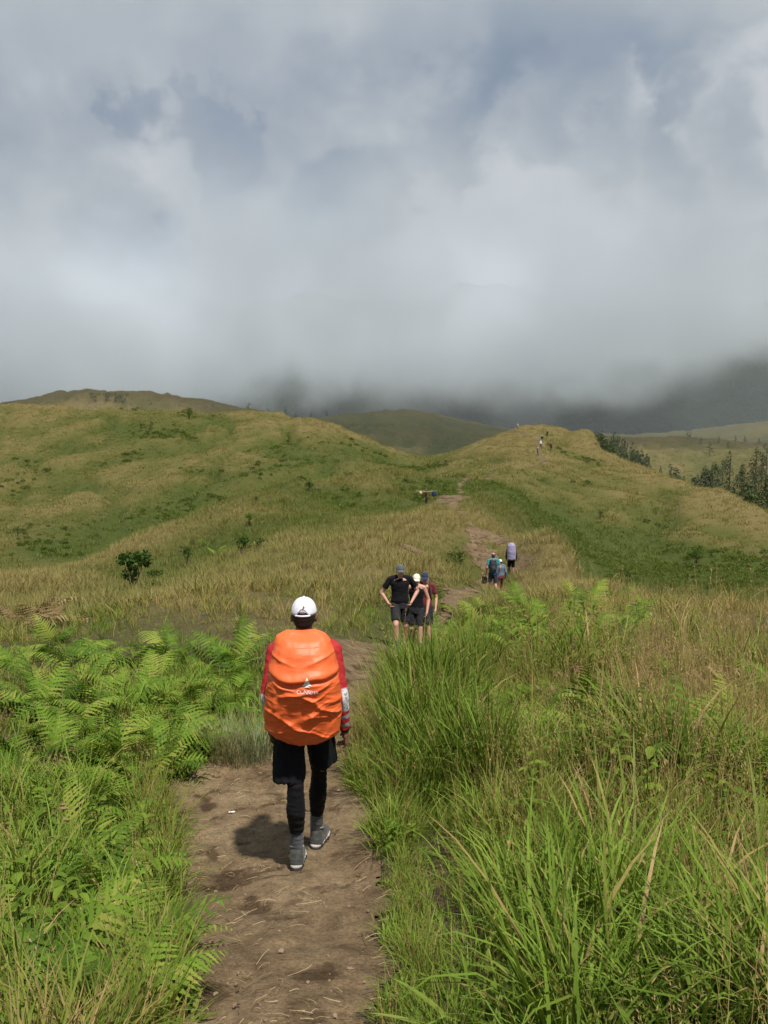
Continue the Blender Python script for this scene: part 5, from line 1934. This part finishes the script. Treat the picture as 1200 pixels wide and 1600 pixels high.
def blade_plant(px, py, specs, label):
    """a coarse grass with a few broad arching blades; specs = [(azimuth deg, lean, bend, length, width)]"""
    g = gpt(px, py)
    t = thing('broad_grass', g + Vector((0, 0, -.02)), label, 'grass')
    for az, le, be, ln, w in specs:
        mb = MB()
        v, f = ribbon((random.gauss(0, .02), random.gauss(0, .02), 0), rad(az), le, be, ln, w, 12, None, random.gauss(0, .4), ([0, .2, .6, .9, 1], [.6, 1, .9, .4, .03]))
        # fold along the midrib
        mid = (v[0::2] + v[1::2]) / 2 - np.array([0, 0, 1]) * w * .18
        v3_ = np.empty((len(mid) * 3, 3))
        v3_[0::3], v3_[1::3], v3_[2::3] = v[0::2], mid, v[1::2]
        k = np.arange(len(mid) - 1) * 3
        f3 = np.concatenate([np.stack([k, k + 1, k + 4, k + 3], -1), np.stack([k + 1, k + 2, k + 5, k + 4], -1)])
        mb.add(v3_, f3, random.uniform(.2, .9))
        link('blade', mb.mesh('blade', M_BLADE), None, t)
    return t


blade_plant(870, 1560, [(60, .35, .25, .52, .030), (140, .5, .9, .5, .018), (20, .6, .8, .45, .016)], 'coarse grass with one broad pale upright blade at lower right')
blade_plant(930, 1330, [(175, .5, 1.7, .75, .022), (30, .2, .5, .6, .02), (95, .15, .3, .7, .02)], 'coarse grass with a yellow-green blade arched over to the left')
blade_plant(760, 1640, [(150, .9, .7, .42, .030), (175, 1.1, .5, .45, .026), (60, .6, .8, .4, .018)], 'broad bright blades leaning out at the bottom edge right of the trail')
blade_plant(1190, 1420, [(90, .05, .15, .75, .022), (100, .1, .3, .8, .022), (60, .2, .4, .6, .018)], 'tall broad upright blades at the right edge of the picture')
blade_plant(232, 1535, [(62, .42, .12, .42, .018), (110, .3, .7, .35, .012)], 'single long green blade leaning over the left edge of the trail')
blade_plant(5, 1625, [(60, .45, .3, .32, .018), (40, .6, .4, .30, .013)], 'pale straw blades in the bottom left corner of the picture')
blade_plant(985, 1400, [(100, .12, .35, .85, .02), (80, .1, .3, .9, .018), (130, .3, .8, .7, .018)], 'tall green reed-like blades standing above the grass right of centre')

# pale tussock beside the hiker's left arm
g = gpt(375, 1195)
t = thing('grass_tussock', g, 'pale grey-green grass tussock at the left edge of the trail beside the hiker', 'grass')
for i, (dx, dy) in enumerate(((0, 0), (.16, .06), (-.18, .05))):
    me_t = tuft('tussock_%d' % i, 150, .12, .35, .62, .004, .007, 5, .22, .7, M_PALE, 880 + i, dead=.25)
    o = link('blades', me_t, M_PALE, t)
    o.location = (dx, dy, float(ground(g.x + dx, g.y + dy)) - g.z)

# small daisy in the grass on the left
g = gpt(42, 1420)
t = thing('flower', g, 'tiny white and yellow flower in the grass at the left edge', 'flower')
fh = float(P(38, 1340, g.y).z - g.z)
M_PETAL = mat_cloth('white_petal', (0.75, 0.74, 0.70))
M_YEL = mat_cloth('yellow_disc', (0.65, 0.40, 0.03))
so = link('stem', blob('stem', [prim_cap((0, 0, 0), .004, (0, 0, fh), .003)], .003, 0, M_HERB), M_HERB, t)
link('disc', blob('disc', [prim_ell((0, 0, fh + .004), (.007, .007, .005))], .002, 1, M_YEL), M_YEL, t)
pm = leaf_mesh('petal', M_PETAL, 3, .014, .5)
for i in range(6):
    q = link('petal', pm, None, t)
    q.location = (0, 0, fh + .002)
    q.rotation_euler = (0, -.2, i * 1.047)

# scrap on the trail
g = gpt(362, 1275)
t_ = link('paper_scrap', wrinkle(blob('scrap', [prim_cap((-.022, 0, .010), .006, (.02, .008, .009), .008), prim_cap((.0, -.01, .014), .006, (.012, .014, .012), .005)], .004, 1, K_LOGO), .004, 60, 4), K_LOGO, None,
          'small pale crumpled scrap lying on the dirt trail left of the hiker', 'litter')
t_.location = g + Vector((0, 0, .022))


# ------------------------------------------------------------------ shrubs and trees
def leaf_cloud(name, mat, blobs, n, size, seed, long=1.6, hang=0.0):
    """many small leaf faces through the volume of several lobes"""
    rng = np.random.default_rng(seed)
    mb = MB()
    tot = sum(b_[3] for b_ in blobs)
    for cx, cy_, cz, w, rx, rz_ in blobs:
        for i in range(int(n * w / tot)):
            d = rng.normal(0, 1, 3)
            d /= np.linalg.norm(d)
            r = rng.uniform(.35, 1.0) ** .6
            p = np.array([cx, cy_, cz]) + d * np.array([rx, rx, rz_]) * r
            s = size * rng.uniform(.6, 1.4)
            a = rng.normal(0, 1, 3) + np.array([0, 0, -hang * 2])
            a /= np.linalg.norm(a)
            b_ = np.cross(a, rng.normal(0, 1, 3))
            b_ /= np.linalg.norm(b_) + 1e-9
            v = np.array([p - a * s * long * .5, p + b_ * s * .45, p + a * s * long * .5, p - b_ * s * .45])
            mb.add(v, np.array([[0, 1, 2, 3]]), rng.uniform(0, 1))
    return mb.mesh(name, mat, False)


def shrub(px, py, h, label, seed, group=None, n=420, dark=True, wide=.45):
    g = gpt(px, py)
    rnd = random.Random(seed)
    t = thing('shrub', g, label, 'shrub', group)
    bl = []
    sp_ = []
    for i in range(6):
        a_ = rnd.uniform(0, 6.28)
        r_ = h * wide * rnd.uniform(.1, .75)
        z_ = h * rnd.uniform(.35, .85)
        bl.append((r_ * math.cos(a_), r_ * math.sin(a_), z_, 1.0, h * rnd.uniform(.16, .26), h * rnd.uniform(.13, .22)))
        sp_.append(prim_cap((0, 0, 0), .02 * h, (r_ * math.cos(a_), r_ * math.sin(a_), z_), .008 * h))
    link('foliage', leaf_cloud('shrub_foliage', M_SHRUB if dark else M_FERN, bl, n, h * .055, seed), None, t)
    link('stem', blob('shrub_stem', sp_, max(.012, h * .014), 1, M_WOOD), M_WOOD, t)
    return t


shrub(208, 928, 1.75, 'dark leafy shrub standing in the gully on the left slope', 1, n=700)
shrub(238, 916, 1.0, 'smaller dark shrub just right of the tallest shrub in the gully', 2)
shrub(376, 872, 1.15, 'dark shrub beside the yellow-green fern on the left slope', 3)
shrub(404, 862, .8, 'low shrub right of the yellow-green fern', 4, n=250)
shrub(293, 882, 1.1, 'low green shrub between the gully shrub and the fern', 5, n=250)
shrub(390, 822, .95, 'round dark shrub higher on the left spur', 6)
shrub(400, 788, .7, 'small shrub on the skyline of the left spur', 7, n=200)
shrub(485, 770, 1.6, 'small pointed bush on the dry spur crest', 8, n=250)
shrub(1090, 880, 2.2, 'lone round shrub on the right-hand slope', 9)
shrub(985, 922, 1.6, 'shrub at the foot of the right-hand slope above the near bank', 10)
shrub(938, 812, 1.5, 'small dark bush in the middle of the right-hand slope', 11, n=220)
shrub(1025, 805, 1.2, 'tiny bush right of another on the right-hand slope', 12, n=160)
shrub(296, 655, 3.2, 'bush on top of the big left hill', 13, n=300)
shrub(237, 672, 2.4, 'low bush below the top of the big left hill', 14, n=250)
shrub(450, 692, 2.2, 'dark bush on the right shoulder of the big left hill', 15, n=250)
shrub(28, 838, 1.4, 'tiny dark bush low on the big left hill', 16, n=160)
for i, (px, py) in enumerate(((150, 628), (165, 627), (180, 628), (192, 630))):
    shrub(px, py, 4.5, 'dark thicket bush on the shaded hill behind the left crest', 20 + i, 'thicket bushes on the shaded hill', n=260, wide=.8)

CASU = []
for k in range(5):
    rng = random.Random(50 + k)
    bl = []
    for i in range(13):
        f = (i + .5) / 13
        rr = (1 - f) ** .75 * .24 * rng.uniform(.6, 1.15) + .03
        a_ = rng.uniform(0, 6.28)
        bl.append((rr * .7 * math.cos(a_), rr * .7 * math.sin(a_), .20 + f * .78, rr + .05, rr * .75, .075))
    CASU.append(leaf_cloud('casuarina_crown_%d' % k, M_CASU, bl, 1100, .0135, 900 + k, 2.6, .25))
TRUNK = blob('casuarina_trunk', [prim_cap((0, 0, -.03), .020, (.004, 0, .45), .013), prim_cap((.004, 0, .45), .013, (0, .003, .93), .004),
                                 prim_cap((0, 0, .3), .008, (.10, .02, .42), .004), prim_cap((0, 0, .45), .008, (-.09, .04, .56), .004), prim_cap((0, 0, .6), .007, (.02, -.08, .70), .003)], .006, 1, M_WOOD)


def tree(x, y, h, label, group):
    t = thing('casuarina_tree', (x, y, float(ground(x, y)) - .3), label, 'tree', group, random.uniform(0, 6.28))
    c = link('crown', random.choice(CASU), None, t)
    w = random.uniform(.75, 1.25)
    c.scale = (h * w, h * w, h)
    k = link('trunk', TRUNK, None, t)
    k.scale = (h, h, h)
    return t


def tree_row(n, x0, x1, y0, y1, tops, label, group, hmin=6, hmax=24):
    for i in range(n):
        px = x0 + (x1 - x0) * (i + random.uniform(.1, .9)) / n
        y = random.uniform(y0, y1)
        tp = np.interp(px, *tops) + abs(random.gauss(0, 10)) - 4
        x = (px - 600) / F * y
        h = P(px, tp, y).z - float(ground(x, y))
        tree(x, y, max(hmin, min(hmax, h)), label, group)


TOPS = ([915, 930, 950, 980, 1010, 1050, 1100, 1130, 1150, 1175, 1215], [682, 676, 676, 686, 706, 722, 732, 716, 702, 700, 700])
tree_row(40, 918, 1012, 222, 290, TOPS, 'dark casuarina in the dense grove behind the hilltop on the right', 'casuarina grove behind the hilltop')
tree_row(34, 1005, 1130, 190, 285, TOPS, 'dark casuarina in the ravine between hump and far meadow', 'casuarinas in the ravine')
tree_row(18, 1135, 1212, 180, 270, TOPS, 'tall dark casuarina in the clump at the right edge', 'casuarinas at the right edge')
tree_row(10, 1060, 1200, 330, 400, ([1060, 1200], [690, 688]), 'small far casuarina on the edge of the distant meadow', 'trees by the far meadow', 4, 10)
tree_row(12, -20, 62, 430, 500, ([-20, 0, 60], [596, 594, 612]), 'tree dim in the cloud at the far left skyline', 'misty trees at the left skyline', 5, 14)
tree_row(8, 380, 520, 450, 520, ([380, 450, 520], [628, 638, 650]), 'tree dim in the cloud behind the left hills', 'misty trees behind the left hills', 5, 12)

# ------------------------------------------------------------------ straw and bits on the trail
def straw():
    rng = np.random.default_rng(5)
    mb = MB()
    x, y = rng.uniform(-2.0, 1.2, 9000), 1.8 + 8 * rng.uniform(0, 1, 9000) ** 1.7
    td = trail_dist(x, y)
    den = vnoise(x * 1.4, y * 1.4, 401) + np.clip(.35 - np.abs(td + .25), -1, 0) * .6
    keep = (td < 0.06) & (den > -.25) & (rng.uniform(0, 1, len(x)) < .55)
    x, y = x[keep], y[keep]
    z = ground(x, y) + .030
    for i in range(len(x)):
        ln = rng.uniform(.02, .09) if rng.uniform() < .88 else rng.uniform(.09, .22)
        a = rng.uniform(0, 6.28)
        w = rng.uniform(.0006, .0016)
        bnd = rng.normal(0, .7)
        pts_ = []
        px_, py_ = x[i], y[i]
        for s in range(4):
            pts_.append((px_, py_))
            px_ += math.cos(a) * ln / 3
            py_ += math.sin(a) * ln / 3
            a += bnd / 3
        q = np.array(pts_)
        zz = ground(q[:, 0], q[:, 1]) + .030 + rng.uniform(0, .012) + rng.uniform(0, .02) * np.array([0, .5, .8, .3])
        nx, ny = -math.sin(a), math.cos(a)
        v = np.empty((8, 3))
        v[0::2] = np.stack([q[:, 0] - nx * w, q[:, 1] - ny * w, zz], -1)
        v[1::2] = np.stack([q[:, 0] + nx * w, q[:, 1] + ny * w, zz + .002], -1)
        k = np.arange(3) * 2
        mb.add(v, np.stack([k, k + 1, k + 3, k + 2], -1), rng.uniform(0, 1))
    m = mat_leaf('straw', [(0, (0.10, 0.065, 0.035)), (.5, (0.23, 0.165, 0.085)), (1.0, (0.36, 0.28, 0.16))], mode='OBJECT', transl=.1, var=1.6)
    return link('straw_litter', mb.mesh('straw_litter', m), m, kind='stuff', label='dry straw and grass bits scattered on the trail')


straw()


def clods():
    """crumbs of earth and small stones lying on the trail"""
    rng = np.random.default_rng(8)
    n = 2600
    x, y = rng.uniform(-2.0, 1.2, n), 1.8 + 9 * rng.uniform(0, 1, n) ** 1.5
    td = trail_dist(x, y)
    k = (td < .05) & ((td > -.28) | (rng.uniform(0, 1, n) < .35))
    x, y = x[k], y[k]
    mb = MB()
    base = np.array([(1, 0, 0), (0, 1, 0), (-1, 0, 0), (0, -1, 0), (.6, .6, .75), (-.6, .6, .8), (-.6, -.6, .7), (.6, -.6, .8)], float)
    fc_ = np.array([[0, 1, 5, 4], [1, 2, 6, 5], [2, 3, 7, 6], [3, 0, 4, 7], [4, 5, 6, 7]])
    for i in range(len(x)):
        s = .003 + .011 * rng.uniform(0, 1) ** 4
        a = rng.uniform(0, 6.28)
        v = base * rng.uniform(.7, 1.3, base.shape) * s * np.array([1.2, .9, .8])
        v = np.stack([v[:, 0] * math.cos(a) - v[:, 1] * math.sin(a), v[:, 0] * math.sin(a) + v[:, 1] * math.cos(a), v[:, 2]], -1)
        mb.add(v + np.array([x[i], y[i], float(ground(x[i], y[i])) + .020]), fc_, rng.uniform(0, 1))
    m, t = new_mat('earth_clods')
    b_ = N(t, 'ShaderNodeAttribute', attribute_name='br').outputs['Fac']
    out_surface(t, principled(t, ramp(t, b_, [(0, (0.085, 0.055, 0.034)), (.7, (0.20, 0.145, 0.09)), (1, (0.22, 0.17, 0.12))]), .95, .1).outputs[0])
    return link('earth_clods', mb.mesh('earth_clods', m, False), m, kind='stuff', label='crumbs of earth and small stones on the trail')


clods()
